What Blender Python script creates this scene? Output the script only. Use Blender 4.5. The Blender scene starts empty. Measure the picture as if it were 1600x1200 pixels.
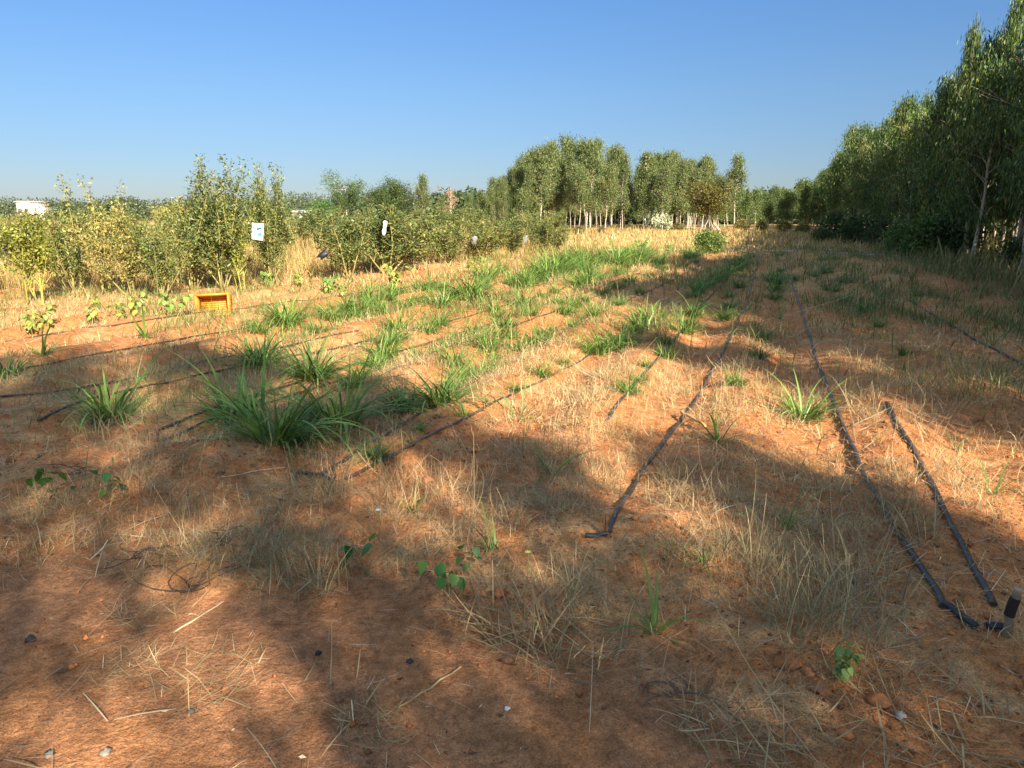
import bpy, math, random
import numpy as np
from mathutils import Vector, Matrix
R = math.radians
rng = np.random.default_rng(7)
random.seed(7)
scene = bpy.context.scene
col = scene.collection
# ------------------------------------------------------------------ camera, light, sky
CAM_H, PITCH, FPX = 1.6, R(13.2), 1130.0
SUN_AZ, SUN_EL = R(153), R(30)          # clockwise from +Y
EXPOSURE = 1.65
scene.view_settings.view_transform = 'Standard'
scene.view_settings.look = 'None'
scene.view_settings.exposure = EXPOSURE
scene.view_settings.gamma = 1
w = bpy.data.worlds.new("World"); scene.world = w; w.use_nodes = True
nt = w.node_tree; nt.nodes.clear()
sky = nt.nodes.new('ShaderNodeTexSky'); sky.sky_type = 'NISHITA'; sky.sun_disc = False
sky.sun_elevation = SUN_EL; sky.sun_rotation = SUN_AZ
sky.altitude = 700; sky.air_density = 1.0; sky.dust_density = 0.35; sky.ozone_density = 3.0
bg = nt.nodes.new('ShaderNodeBackground'); bg.inputs[1].default_value = 0.15
wo = nt.nodes.new('ShaderNodeOutputWorld')
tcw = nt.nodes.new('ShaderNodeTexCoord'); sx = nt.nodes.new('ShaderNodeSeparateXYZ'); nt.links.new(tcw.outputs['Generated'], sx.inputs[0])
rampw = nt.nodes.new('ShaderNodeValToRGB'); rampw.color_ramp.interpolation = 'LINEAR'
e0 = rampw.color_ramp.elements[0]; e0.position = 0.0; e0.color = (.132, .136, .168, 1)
e1 = rampw.color_ramp.elements[1]; e1.position = 0.62; e1.color = (1.35, 1.04, .74, 1)  # unseen upper sky, boosted and tinted warm as added fill for the shade
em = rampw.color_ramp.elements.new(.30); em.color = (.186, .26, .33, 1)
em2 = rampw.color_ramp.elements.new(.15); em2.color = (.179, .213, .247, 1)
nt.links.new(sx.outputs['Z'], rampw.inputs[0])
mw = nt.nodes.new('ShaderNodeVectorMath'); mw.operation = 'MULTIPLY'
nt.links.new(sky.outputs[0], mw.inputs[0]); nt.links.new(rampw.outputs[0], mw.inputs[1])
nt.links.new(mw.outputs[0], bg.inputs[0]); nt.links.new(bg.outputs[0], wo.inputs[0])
sl = bpy.data.lights.new('sun', 'SUN'); sl.energy = 5.0; sl.angle = R(0.55); sl.color = (1.0, 0.87, 0.68)
so = bpy.data.objects.new('sun', sl); col.objects.link(so)
sdir = Vector((math.sin(SUN_AZ)*math.cos(SUN_EL), math.cos(SUN_AZ)*math.cos(SUN_EL), math.sin(SUN_EL)))
so.rotation_euler = sdir.to_track_quat('Z', 'Y').to_euler()
so.location = sdir*60
cd = bpy.data.cameras.new('camera'); cam = bpy.data.objects.new('camera', cd); col.objects.link(cam)
cd.sensor_width = 36; cd.lens = 36*FPX/1600; cd.clip_end = 4000; cd.clip_start = 0.05
cam.location = (0, 0, CAM_H); cam.rotation_euler = (R(90)-PITCH, 0, 0)
scene.camera = cam
cp, sp = math.cos(PITCH), math.sin(PITCH)

# ------------------------------------------------------------------ noise
def _hash(ix, iy, seed):
    n = (ix.astype(np.int64)*374761393 + iy.astype(np.int64)*668265263 + seed*1442695041) & 0x7fffffff
    n = ((n ^ (n >> 13))*1274126177) & 0x7fffffff
    return ((n ^ (n >> 16)) & 0xffff)/65535.0
def vnoise(x, y, s, seed=0):
    x = np.asarray(x, float)/s; y = np.asarray(y, float)/s
    ix = np.floor(x); iy = np.floor(y); fx = x-ix; fy = y-iy
    fx = fx*fx*(3-2*fx); fy = fy*fy*(3-2*fy)
    a = _hash(ix, iy, seed); b = _hash(ix+1, iy, seed); c = _hash(ix, iy+1, seed); d = _hash(ix+1, iy+1, seed)
    return (a*(1-fx)+b*fx)*(1-fy) + (c*(1-fx)+d*fx)*fy
def fbm(x, y, s, seed=0, o=3):
    t = 0; a = 0.55; n = 0
    for k in range(o):
        t = t + a*vnoise(x+k*17.3, y-k*9.1, s/2**k, seed+k*31); n += a; a *= .5
    return t/n
def sstep(a, b, x):
    t = np.clip((np.asarray(x, float)-a)/(b-a), 0, 1); return t*t*(3-2*t)

# ------------------------------------------------------------------ ground height
def flat(px, py, z=0.0):
    a, b = (px-800)/FPX, -(py-600)/FPX
    f = cp+b*sp; u = -sp+b*cp
    t = (z-CAM_H)/u
    return np.array((a*t, f*t, z))
EDGE = np.array([flat(*p)[:2] for p in ((-900, 880), (0, 880), (180, 860), (330, 905), (560, 905), (690, 950), (760, 985), (860, 1010), (1000, 1060), (1200, 1120), (1400, 1190), (1560, 1290), (1700, 1500), (2000, 2600))])
RU = np.array((math.sin(R(19)), math.cos(R(19)))); RN = np.array((RU[1], -RU[0]))   # row axis, right normal
def sl_of(x, y): return x*RU[0]+y*RU[1], x*RN[0]+y*RN[1]
def xy_of(s, l): return s*RU[0]+l*RN[0], s*RU[1]+l*RN[1]
def field_mask(x, y):
    yb = np.interp(x, EDGE[:, 0], EDGE[:, 1])
    return sstep(-.25, .35, y-yb+(vnoise(x, y, .5, 5)-.5)*.7)
MOUNDS = [(flat(985, 860)[:2], .42, .13), (flat(700, 735)[:2], .55, .10), (flat(240, 745)[:2], .5, .09), (flat(560, 815)[:2], .3, .07),
          (flat(1450, 660)[:2], .7, .07), (flat(1550, 980)[:2], .35, .06), (flat(340, 755)[:2], .4, .06), (flat(1240, 1020)[:2], .3, .06), (flat(420, 745)[:2], .5, .06)]
def H(x, y):
    x = np.asarray(x, float); y = np.asarray(y, float)
    f = field_mask(x, y)
    s, l = sl_of(x, y)
    near = 1-sstep(20, 45, np.hypot(x, y))
    a = .06*(fbm(x, y, 1.3, 1)-.4)+.05*(fbm(x, y, .42, 2)-.5)+.030*(fbm(x, y, .11, 3, 3)-.5)+.010*(vnoise(x, y, .035, 13)-.5)
    a = a + .055*np.cos(2*math.pi*(l+.25*vnoise(x, y, 3, 9))/1.05)*sstep(2, 5, s)
    p = .02*(fbm(x, y, .9, 4)-.5)+.016*(fbm(x, y, .16, 6, 4)-.5)+.004*(vnoise(x, y, .03, 14)-.5)-.012*sstep(.62, .8, vnoise(x, y, .24, 15))
    h = f*(a*near + .05) + (1-f)*p
    for (c, r, hh) in MOUNDS:
        h = h+hh*np.exp(-((x-c[0])**2+(y-c[1])**2)/(r*r))*(.75+.5*fbm(x, y, .2, 8))*f
    d = np.hypot(x+1, y-48)      # low straw-covered rise beyond the field
    h = h+.35*np.exp(-((x-7)/7.0)**2-((y-52)/9.0)**2)
    return h
def P(px, py):
    z = 0.0
    for _ in range(12):
        p = flat(px, py, z); z2 = float(H(p[0], p[1])); z = .5*z+.5*z2
    p = flat(px, py, z); return np.array((p[0], p[1], float(H(p[0], p[1]))))
def mpp(p): return (p[1]*cp+(CAM_H-p[2])*sp)/FPX    # metres per photo pixel at p

# ------------------------------------------------------------------ materials
def mat(name, rough=.7, spec=.3, trans=0.0, base=None, nscale=0, namt=0.0, bump=0.0, bscale=40, vc=True):
    m = bpy.data.materials.new(name); m.use_nodes = True; t = m.node_tree; t.nodes.clear()
    out = t.nodes.new('ShaderNodeOutputMaterial'); b = t.nodes.new('ShaderNodeBsdfPrincipled')
    b.inputs['Roughness'].default_value = rough; b.inputs['Specular IOR Level'].default_value = spec
    if base is None:
        a = t.nodes.new('ShaderNodeAttribute'); a.attribute_name = 'col'; c = a.outputs['Color']
    else:
        a = t.nodes.new('ShaderNodeRGB'); a.outputs[0].default_value = (*base, 1); c = a.outputs[0]
    if namt:
        tc = t.nodes.new('ShaderNodeTexCoord'); n = t.nodes.new('ShaderNodeTexNoise'); n.inputs['Scale'].default_value = nscale; n.inputs['Detail'].default_value = 6
        t.links.new(tc.outputs['Object'], n.inputs['Vector'])
        mr = t.nodes.new('ShaderNodeMapRange'); mr.inputs['From Min'].default_value = .3; mr.inputs['From Max'].default_value = .7
        mr.inputs['To Min'].default_value = 1-namt; mr.inputs['To Max'].default_value = 1+namt
        t.links.new(n.outputs['Fac'], mr.inputs['Value'])
        mx = t.nodes.new('ShaderNodeVectorMath'); mx.operation = 'SCALE'
        t.links.new(c, mx.inputs[0]); t.links.new(mr.outputs[0], mx.inputs['Scale']); c = mx.outputs[0]
    t.links.new(c, b.inputs['Base Color'])
    if bump:
        tc2 = t.nodes.new('ShaderNodeTexCoord'); n2 = t.nodes.new('ShaderNodeTexNoise'); n2.inputs['Scale'].default_value = bscale; n2.inputs['Detail'].default_value = 8
        n2.inputs['Roughness'].default_value = .65
        t.links.new(tc2.outputs['Object'], n2.inputs['Vector'])
        bp = t.nodes.new('ShaderNodeBump'); bp.inputs['Strength'].default_value = bump; bp.inputs['Distance'].default_value = .02
        t.links.new(n2.outputs['Fac'], bp.inputs['Height']); t.links.new(bp.outputs[0], b.inputs['Normal'])
    s = b.outputs[0]
    if trans:
        tr = t.nodes.new('ShaderNodeBsdfTranslucent'); t.links.new(c, tr.inputs['Color'])
        mm = t.nodes.new('ShaderNodeMixShader'); mm.inputs[0].default_value = trans
        t.links.new(s, mm.inputs[1]); t.links.new(tr.outputs[0], mm.inputs[2]); s = mm.outputs[0]
    t.links.new(s, out.inputs[0]); return m
M_LEAF = mat('leaf', .48, .35, .28)
M_GRASS = mat('green_blade', .45, .35, .25)
M_DRY = mat('dry_blade', .75, .2, .15)
M_BARK = mat('bark', .85, .15, 0, None, 14, .35, .5, 30)
M_STEM = mat('stem', .7, .2)
M_SOIL = mat('soil', .95, .06, 0, None, 12, .2, 1.0, 60)
def _soil_detail(m):
    t = m.node_tree; b = next(n for n in t.nodes if n.type == 'BSDF_PRINCIPLED'); src = b.inputs['Base Color'].links[0].from_socket
    tc = t.nodes.new('ShaderNodeTexCoord')
    def mul(src, kind, sc, lo, hi, a, b_):
        n = t.nodes.new(kind); n.inputs['Scale'].default_value = sc
        if kind == 'ShaderNodeTexNoise': n.inputs['Detail'].default_value = 5; n.inputs['Roughness'].default_value = .7; o = n.outputs['Fac']
        else: o = n.outputs['Distance']
        t.links.new(tc.outputs['Object'], n.inputs['Vector'])
        r = t.nodes.new('ShaderNodeMapRange'); r.inputs['From Min'].default_value = lo; r.inputs['From Max'].default_value = hi; r.inputs['To Min'].default_value = a; r.inputs['To Max'].default_value = b_
        t.links.new(o, r.inputs['Value']); x = t.nodes.new('ShaderNodeVectorMath'); x.operation = 'SCALE'; t.links.new(src, x.inputs[0]); t.links.new(r.outputs[0], x.inputs['Scale']); return x.outputs[0]
    c = mul(src, 'ShaderNodeTexNoise', 150, .38, .62, .66, 1.3)
    c = mul(c, 'ShaderNodeTexNoise', 30, .36, .64, .74, 1.24)
    c = mul(c, 'ShaderNodeTexNoise', 5, .3, .7, .84, 1.16)
    c = mul(c, 'ShaderNodeTexVoronoi', 34, .05, .16, .55, 1.0)
    t.links.new(c, b.inputs['Base Color'])
_soil_detail(M_SOIL)
M_CLOD = mat('clod', .95, .08, 0, None, 40, .3, .4, 50)
M_HOSE = mat('hose_plastic', .5, .35, 0, None, 30, .2)
M_CRATE = mat('crate_plastic', .4, .4, 0, None, 12, .15)
M_BAG = mat('bag_film', .45, .4, .15, None, 20, .1)
M_WALL = mat('lime_wall', .85, .15, 0, None, 1.5, .08)
M_PLAIN = mat('plain', .7, .25, 0, None, 25, .15)

# ------------------------------------------------------------------ mesh builder
class MB:
    def __init__(s): s.v = []; s.f4 = []; s.f3 = []; s.c = []; s.n = 0
    def add(s, v, f, c):
        v = np.asarray(v, float).reshape(-1, 3); f = np.asarray(f, np.int64)
        c = np.asarray(c, float)
        if c.ndim == 1: c = np.tile(c, (len(v), 1))
        (s.f4 if f.shape[1] == 4 else s.f3).append(f+s.n)
        s.v.append(v); s.c.append(c); s.n += len(v)
    def mesh(s, name, m, smooth=False):
        v = np.concatenate(s.v); c = np.concatenate(s.c)
        f4 = np.concatenate(s.f4) if s.f4 else np.zeros((0, 4), np.int64)
        f3 = np.concatenate(s.f3) if s.f3 else np.zeros((0, 3), np.int64)
        me = bpy.data.meshes.new(name)
        me.vertices.add(len(v)); me.vertices.foreach_set('co', v.astype(np.float32).ravel())
        nl = f4.size+f3.size; me.loops.add(nl)
        me.loops.foreach_set('vertex_index', np.concatenate((f4.ravel(), f3.ravel())).astype(np.int32))
        np_ = len(f4)+len(f3); me.polygons.add(np_)
        me.polygons.foreach_set('loop_start', np.concatenate((np.arange(len(f4))*4, f4.size+np.arange(len(f3))*3)).astype(np.int32))
        me.update(calc_edges=True)
        if smooth: me.polygons.foreach_set('use_smooth', np.ones(np_, bool))
        at = me.attributes.new('col', 'FLOAT_COLOR', 'POINT')
        at.data.foreach_set('color', np.concatenate((c, np.ones((len(c), 1))), 1).astype(np.float32).ravel())
        me.materials.append(m); return me
    def obj(s, name, m, parent=None, smooth=False):
        return mkobj(name, s.mesh(name, m, smooth), parent)
def mkobj(name, me, parent=None):
    o = bpy.data.objects.new(name, me); col.objects.link(o)
    if parent is not None: o.parent = parent
    return o
def tag(o, label=None, cat=None, group=None, kind=None):
    if label: o['label'] = label
    if cat: o['category'] = cat
    if group: o['group'] = group
    if kind: o['kind'] = kind
    return o
def empty(name, loc=(0, 0, 0), rz=0, sc=1.0):
    o = bpy.data.objects.new(name, None); col.objects.link(o)
    o.location = tuple(loc); o.rotation_euler = (0, 0, rz); o.scale = (sc, sc, sc); o.empty_display_size = .2
    return o

def tube(mb, pts, rad, c, n=6, flat_=1.0, cap=True):
    pts = np.asarray(pts, float); k = len(pts); rad = np.broadcast_to(np.asarray(rad, float), (k,))
    tg = np.gradient(pts, axis=0); tg /= np.linalg.norm(tg, axis=1, keepdims=True)+1e-9
    up = np.tile((0, 0, 1.0), (k, 1)); bad = np.abs(tg[:, 2]) > .9; up[bad] = (1, 0, 0)
    if bad.any(): up[:] = (1, .13, 0) if np.abs(tg[:, 2]).mean() > .5 else (0, .1, 1)
    a = np.cross(tg, up); a /= np.linalg.norm(a, axis=1, keepdims=True)+1e-9; b = np.cross(a, tg)
    th = np.arange(n)*2*math.pi/n
    v = pts[:, None]+rad[:, None, None]*(np.cos(th)[None, :, None]*a[:, None]+flat_*np.sin(th)[None, :, None]*b[:, None])
    i = np.arange(k-1)[:, None]*n+np.arange(n)[None]; j = np.arange(k-1)[:, None]*n+(np.arange(n)[None]+1) % n
    f = np.stack((i, j, j+n, i+n), -1).reshape(-1, 4)
    v = v.reshape(-1, 3)
    cc = np.asarray(c, float)
    if cc.ndim == 2: cc = np.repeat(cc, n, 0)
    mb.add(v, f, cc)
    if cap:
        for (q, e) in ((0, pts[0]), (k-1, pts[-1])):
            ring = v[q*n:(q+1)*n]; vv = np.concatenate((ring, e[None]))
            cq = cc if cc.ndim == 1 else np.concatenate((cc[q*n:(q+1)*n], cc[q*n:q*n+1]))
            mb.add(vv, [((x+1) % n, x, n) if q == 0 else (x, (x+1) % n, n) for x in range(n)], cq)

def blades(mb, base, az, lean, curl, L, W, c, segs=3, fold=0.0, tipw=.12, zmin=None, cvar=.0, twist=.5, tip=None):
    n = len(base); base = np.asarray(base, float); az = np.broadcast_to(az, (n,)); L = np.broadcast_to(L, (n,)); W = np.broadcast_to(W, (n,))
    lean = np.broadcast_to(lean, (n,)); curl = np.broadcast_to(curl, (n,))
    d = np.stack((np.cos(az), np.sin(az), np.zeros(n)), 1); tw = az+math.pi/2+rng.normal(0, twist, n)
    sd = np.stack((np.cos(tw), np.sin(tw), np.zeros(n)), 1)
    p = base.copy(); rows = []
    for k in range(segs+1):
        t = k/segs
        wd = W*(.55+.45*min(1, t*4)) if t < .3 else W*(1-(1-tipw)*((t-.3)/.7)**1.6)
        if fold:
            nr = np.array((0, 0, 1.0))[None]
            rows += [p-sd*wd[:, None]*.5+nr*wd[:, None]*fold, p, p+sd*wd[:, None]*.5+nr*wd[:, None]*fold]
        else:
            rows += [p-sd*wd[:, None]*.5, p+sd*wd[:, None]*.5]
        th = lean+curl*((k+.5)/segs)**1.3
        p = p+(L/segs)[:, None]*(np.sin(th)[:, None]*d+np.cos(th)[:, None]*np.array((0, 0, 1.0)))
        if zmin is not None: p[:, 2] = np.maximum(p[:, 2], zmin)
    m = len(rows); v = np.stack(rows, 1)
    per = 3 if fold else 2; q = []
    for k in range(segs):
        o = k*per
        for j in range(per-1): q.append((o+j, o+j+1, o+per+j+1, o+per+j))
    q = np.array(q); f = (np.arange(n)[:, None, None]*m+q[None]).reshape(-1, 4)
    c = np.asarray(c, float)
    if c.ndim == 1: c = np.tile(c, (n, 1))
    if cvar: c = c*np.exp(rng.normal(0, cvar, (n, 1)))
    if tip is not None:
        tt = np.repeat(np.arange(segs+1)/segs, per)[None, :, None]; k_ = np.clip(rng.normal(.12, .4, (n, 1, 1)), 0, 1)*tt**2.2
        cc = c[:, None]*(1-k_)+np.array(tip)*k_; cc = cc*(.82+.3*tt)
        mb.add(v.reshape(-1, 3), f, cc.reshape(-1, 3))
    else: mb.add(v.reshape(-1, 3), f, np.repeat(c, m, 0))

def leaves(mb, p, d, L, W, c, wob=1.0):
    n = len(p); d = d/(np.linalg.norm(d, axis=1, keepdims=True)+1e-9)
    r = rng.normal(0, 1, (n, 3)); s = np.cross(d, r); s /= np.linalg.norm(s, axis=1, keepdims=True)+1e-9
    nn = np.cross(s, d); L = np.broadcast_to(L, (n,))[:, None]; W = np.broadcast_to(W, (n,))[:, None]
    v = np.stack((p, p+d*L*.45+s*W*.5+nn*W*.18, p+d*L-nn*W*.2, p+d*L*.45-s*W*.5+nn*W*.18), 1)
    f = np.arange(n)[:, None]*4+np.arange(4)[None]
    mb.add(v.reshape(-1, 3), f, np.repeat(c, 4, 0))

def pick(pal, n, wts=None, var=.18):
    pal = np.asarray(pal, float); i = rng.choice(len(pal), n, p=None if wts is None else np.asarray(wts)/np.sum(wts))
    return pal[i]*np.exp(rng.normal(0, var, (n, 1)))

# ------------------------------------------------------------------ ground sheet
def axis(parts):
    o = [parts[0][0]]
    for (a, b, st) in parts:
        n = max(1, int(round((b-a)/st))); o += list(a+(b-a)*(np.arange(1, n+1)/n))
    return np.array(o)
gx = axis([(-1500, -300, 300), (-300, -60, 30), (-60, -20, 2.5), (-20, -8, .4), (-8, -4, .1), (-4, -2.6, .035), (-2.6, 2.6, .017), (2.6, 4, .035), (4, 8, .1), (8, 20, .4), (20, 60, 2.5), (60, 300, 30), (300, 1500, 300)])
gy = axis([(-1500, -100, 350), (-100, -10, 10), (-10, 1, 1), (1, 1.5, .1), (1.5, 4.2, .016), (4.2, 6, .03), (6, 10, .07), (10, 16, .16), (16, 30, .5), (30, 80, 2), (80, 300, 20), (300, 2500, 275)])
X, Y = np.meshgrid(gx, gy); Z = H(X, Y)
fm = field_mask(X, Y); s_, l_ = sl_of(X, Y)
red = np.array((.52, .226, .088)); red2 = np.array((.43, .168, .065)); brown = np.array((.34, .165, .082)); straw = np.array((.50, .33, .16))
k1 = fbm(X, Y, .8, 21)[..., None]; k2 = fbm(X, Y, .16, 23)[..., None]; k3 = fbm(X, Y, 2.2, 25)[..., None]
soil = red*(1-k1)+red2*k1
mul = sstep(.44, .64, (.6*k2+.4*k3))*.55
cf = soil*(1-mul)+straw*mul*(.8+.4*k2)
pa = sstep(.3, .7, k1)
cpth = brown*(1-pa)+np.array((.42, .19, .08))*pa; cpth = cpth*(.78+.44*k2)
C = cf*fm[..., None]+cpth*(1-fm[..., None])
far = sstep(28, 42, Y)[..., None]
fars = np.array((.50, .33, .15))*(1-.35*k3)+np.array((.05, .03, 0))*k1
C = C*(1-far)+fars*far
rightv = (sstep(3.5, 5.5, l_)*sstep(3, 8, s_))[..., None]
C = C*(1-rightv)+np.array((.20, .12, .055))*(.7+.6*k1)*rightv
mb = MB(); nx, ny = len(gx), len(gy)
i = (np.arange(ny-1)[:, None]*nx+np.arange(nx-1)[None]).ravel()
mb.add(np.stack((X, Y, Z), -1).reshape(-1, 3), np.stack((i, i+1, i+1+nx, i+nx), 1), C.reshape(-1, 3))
tag(mb.obj('ground', M_SOIL, smooth=True), kind='structure')

# ------------------------------------------------------------------ trees
def bend_path(p0, d0, L, n=5, up=.25, jit=.12):
    pts = [np.array(p0, float)]; d = np.array(d0, float)
    for k in range(n):
        d = d+np.array((0, 0, up/n))+rng.normal(0, jit, 3); d /= np.linalg.norm(d); pts.append(pts[-1]+d*L/n)
    return np.array(pts)
def tree_meshes(seed, Ht, lo, cr, nbr, nleaf, LL, LW, pal, wts, trunk_r=.06, bark=(.42, .36, .28), droop=.8, lean=.02, prof=None, spread=.22, el=(30, 62), name='tree', cvar=.16):
    global rng
    rng = np.random.default_rng(seed)
    tk = MB(); cw = MB()
    n = 9; z = np.linspace(0, Ht*.97, n); wx = np.cumsum(rng.normal(0, lean*Ht/n*2, n)); wy = np.cumsum(rng.normal(0, lean*Ht/n*2, n))
    wx -= wx[0]; wy -= wy[0]
    path = np.stack((wx, wy, z), 1); path[0, 2] = -.1
    bc = np.array(bark)*np.exp(rng.normal(0, .12, (n, 1)))
    tube(tk, path, trunk_r*(1-.85*np.linspace(0, 1, n))+.006, bc, 7)
    cl = []; wt = []
    for b in range(nbr):
        t = lo+(1-lo)*((b+rng.uniform(0, 1))/nbr)
        p0 = np.array([np.interp(t*Ht*.97, z, path[:, q]) for q in range(3)])
        u = (t-lo)/(1-lo); pr = prof(u) if prof else (.55+.75*math.sin(math.pi*min(1, u*.9+.12)))*(1.05-.6*u)
        L = cr*pr*rng.uniform(.65, 1.2); az = rng.uniform(0, 2*math.pi); e = R(rng.uniform(*el))
        br = bend_path(p0, (math.cos(az)*math.cos(e), math.sin(az)*math.cos(e), math.sin(e)), L, 5, .3, .14)
        tube(tk, br, np.linspace(trunk_r*.35, .005, 6), bc[4], 4, cap=False)
        for q in range(2, 6): cl.append(br[q]+rng.normal(0, .06, 3)); wt.append(1.0)
        for k in range(3):
            q = rng.integers(1, 5); e2 = R(rng.uniform(5, 55)); a2 = az+rng.uniform(-1.3, 1.3)
            b2 = bend_path(br[q], (math.cos(a2)*math.cos(e2), math.sin(a2)*math.cos(e2), math.sin(e2)), L*rng.uniform(.3, .55), 3, -.1, .15)
            tube(tk, b2, np.linspace(trunk_r*.15, .004, 4), bc[5], 3, cap=False)
            for q2 in (1, 2, 3): cl.append(b2[q2]); wt.append(1.0)
    for k in range(5): cl.append(path[-1]+np.array((0, 0, .05))*k*Ht/7+rng.normal(0, .05, 3)); wt.append(.7)
    cl = np.array(cl); wt = np.array(wt)*np.exp(rng.normal(0, .5, len(cl))); keep = rng.uniform(0, 1, len(cl)) > .12
    cl = cl[keep]; wt = wt[keep]
    ci = rng.choice(len(cl), nleaf, p=wt/wt.sum())
    off = rng.normal(0, spread, (nleaf, 3))*np.array((1, 1, .9)); off[:, 2] -= np.abs(rng.normal(0, spread*droop, nleaf))
    p = cl[ci]+off; p[:, 2] = np.maximum(p[:, 2], .15)
    d = rng.normal(0, .55, (nleaf, 3)); d[:, 2] -= droop
    cc = pick(pal, len(cl), wts, cvar)[ci]*np.exp(rng.normal(0, .17, (nleaf, 1)))
    leaves(cw, p, d, LL*np.exp(rng.normal(0, .25, nleaf)), LW*np.exp(rng.normal(0, .2, nleaf)), cc)
    return tk.mesh(name+'_trunk', M_BARK, True), cw.mesh(name+'_crown', M_LEAF)
def plant_tree(name, ms, loc, rz, sc, label, cat='tree', group=None, parts=('trunk', 'crown')):
    e = empty(name, loc, rz, sc); tag(e, label, cat, group)
    for q, me in zip(parts, ms): mkobj(q, me, e)
    return e
PG = [(.065, .12, .028), (.09, .155, .035), (.05, .095, .026), (.14, .195, .04), (.19, .18, .05)]
wall_trees = [tree_meshes(100+k, 7.0, .22, 1.4, 30, 7000, .19, .04, PG, (4, 4, 3, 2.5, 1), .065, (.45, .38, .29), 1.9, .025, spread=.185, cvar=.34) for k in range(5)]
PGM = [(.10, .145, .045), (.14, .175, .055), (.08, .12, .04), (.18, .20, .06), (.22, .19, .08)]
grove_trees = [tree_meshes(200+k, 10.5, .24+.05*(k % 3), 1.75, 30, 4600, .30, .085, PGM, (4, 4, 3, 2, 1), .075, (.44, .38, .31), .75, .03, spread=.36, el=(30, 66), prof=lambda u: (.75+.45*math.sin(math.pi*min(1, u+.15)))*(1.1-.5*u)) for k in range(6)]
young_trees = [tree_meshes(300+k, 6.0, .2, 1.25, 24, 4200, .24, .07, [(.08, .13, .035), (.11, .155, .04), (.15, .18, .05), (.06, .1, .03)], None, .06, (.5, .43, .34), .8, .02, spread=.3) for k in range(4)]
ORD = ['first', 'second', 'third', 'fourth', 'fifth', 'sixth', 'seventh', 'eighth', 'ninth', 'tenth', 'eleventh', 'twelfth', 'thirteenth', 'fourteenth', 'fifteenth', 'sixteenth', 'seventeenth', 'eighteenth', 'nineteenth', 'twentieth'] + ['%d%s' % (k, {1: 'st', 2: 'nd', 3: 'rd'}.get(k % 10, 'th')) for k in range(21, 120)]
rng = np.random.default_rng(11)
# dark plantation along the right of the field
ROWN = ['front', 'second', 'third']
for r, l0 in enumerate((6.6, 8.5, 10.4)):
    s = 1.7 if r == 0 else 6.0; k = 0
    while s < (112 if r < 2 else 60):
        l = l0+rng.normal(0, .22); x, y = xy_of(s, l)
        hsc = (rng.uniform(.88, 1.12)+.04*r)*(1.1 if 4 < s < 18 else .97)
        if rng.uniform() < .13: hsc *= rng.uniform(1.08, 1.2)
        inview = s > 17
        lab = None
        if r == 0 and inview:
            lab = 'dark drooping eucalyptus in the front row on the right, %s from the camera end' % ORD[k]; k += 1
        elif r == 0: lab = 'drooping eucalyptus standing beside the field just outside the right of the frame'
        else: lab = 'drooping eucalyptus standing in the %s row of the dark plantation on the right' % ROWN[r]
        plant_tree('eucalyptus_tree', wall_trees[rng.integers(5)], (x, y, float(H(x, y))), rng.uniform(0, 6.28), hsc, lab, 'tree', 'eucalyptus plantation along the right of the field')
        s += rng.uniform(1.45, 2.1)*(.78 if 3 < s < 18 else 1.0 if s < 40 else 1.25)
for (px, dist, top, lab) in ((1479, 29, 62, 'slim eucalyptus top rising above the dark plantation, left of two'), (1536, 26, 12, 'slim eucalyptus top rising above the dark plantation, right of two'), (1590, 24, -14, 'tallest eucalyptus of the dark plantation at the upper right corner'), (1418, 40, 160, 'eucalyptus standing a little proud of the plantation wall at its middle')):
    x = (px-800)/FPX*(dist*cp+1.6*sp); plant_tree('eucalyptus_tree', wall_trees[rng.integers(5)], (x, dist, 0), rng.uniform(0, 6.28), (CAM_H+(335.5-top)/FPX*dist)/7.0, lab, 'tree', 'eucalyptus plantation along the right of the field').scale[0:2] = (.55, .55)
# trees behind the camera whose shade falls over the path
shade_trees = [tree_meshes(120+k, 10.5, .2, 1.22, 30, 4700, .24, .06, PG, None, .085, (.45, .38, .3), .95, .025, spread=.24) for k in range(3)]
rng = np.random.default_rng(12)
for (s, l, sc, kd) in ((-2.3, 6.7, .60, 1), (-3.1, 6.9, .82, 0), (-1.9, 5.6, .62, 0), (-3.1, 8.2, .66, 1), (-3.9, 6.5, .80, 1), (-5.8, 6.8, 1.05, 1), (-7.6, 6.4, 1.08, 1), (-9.2, 6.9, 1.15, 1), (-10.6, 6.5, 1.15, 1), (-12.0, 6.8, 1.2, 1)):
    x, y = xy_of(s, l)
    plant_tree('eucalyptus_tree', (wall_trees, shade_trees)[kd][rng.integers(3)], (x, y, 0), rng.uniform(0, 6.28), sc, 'drooping eucalyptus behind the camera, its shade falling across the red path', 'tree', 'eucalyptus behind the camera')
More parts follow.
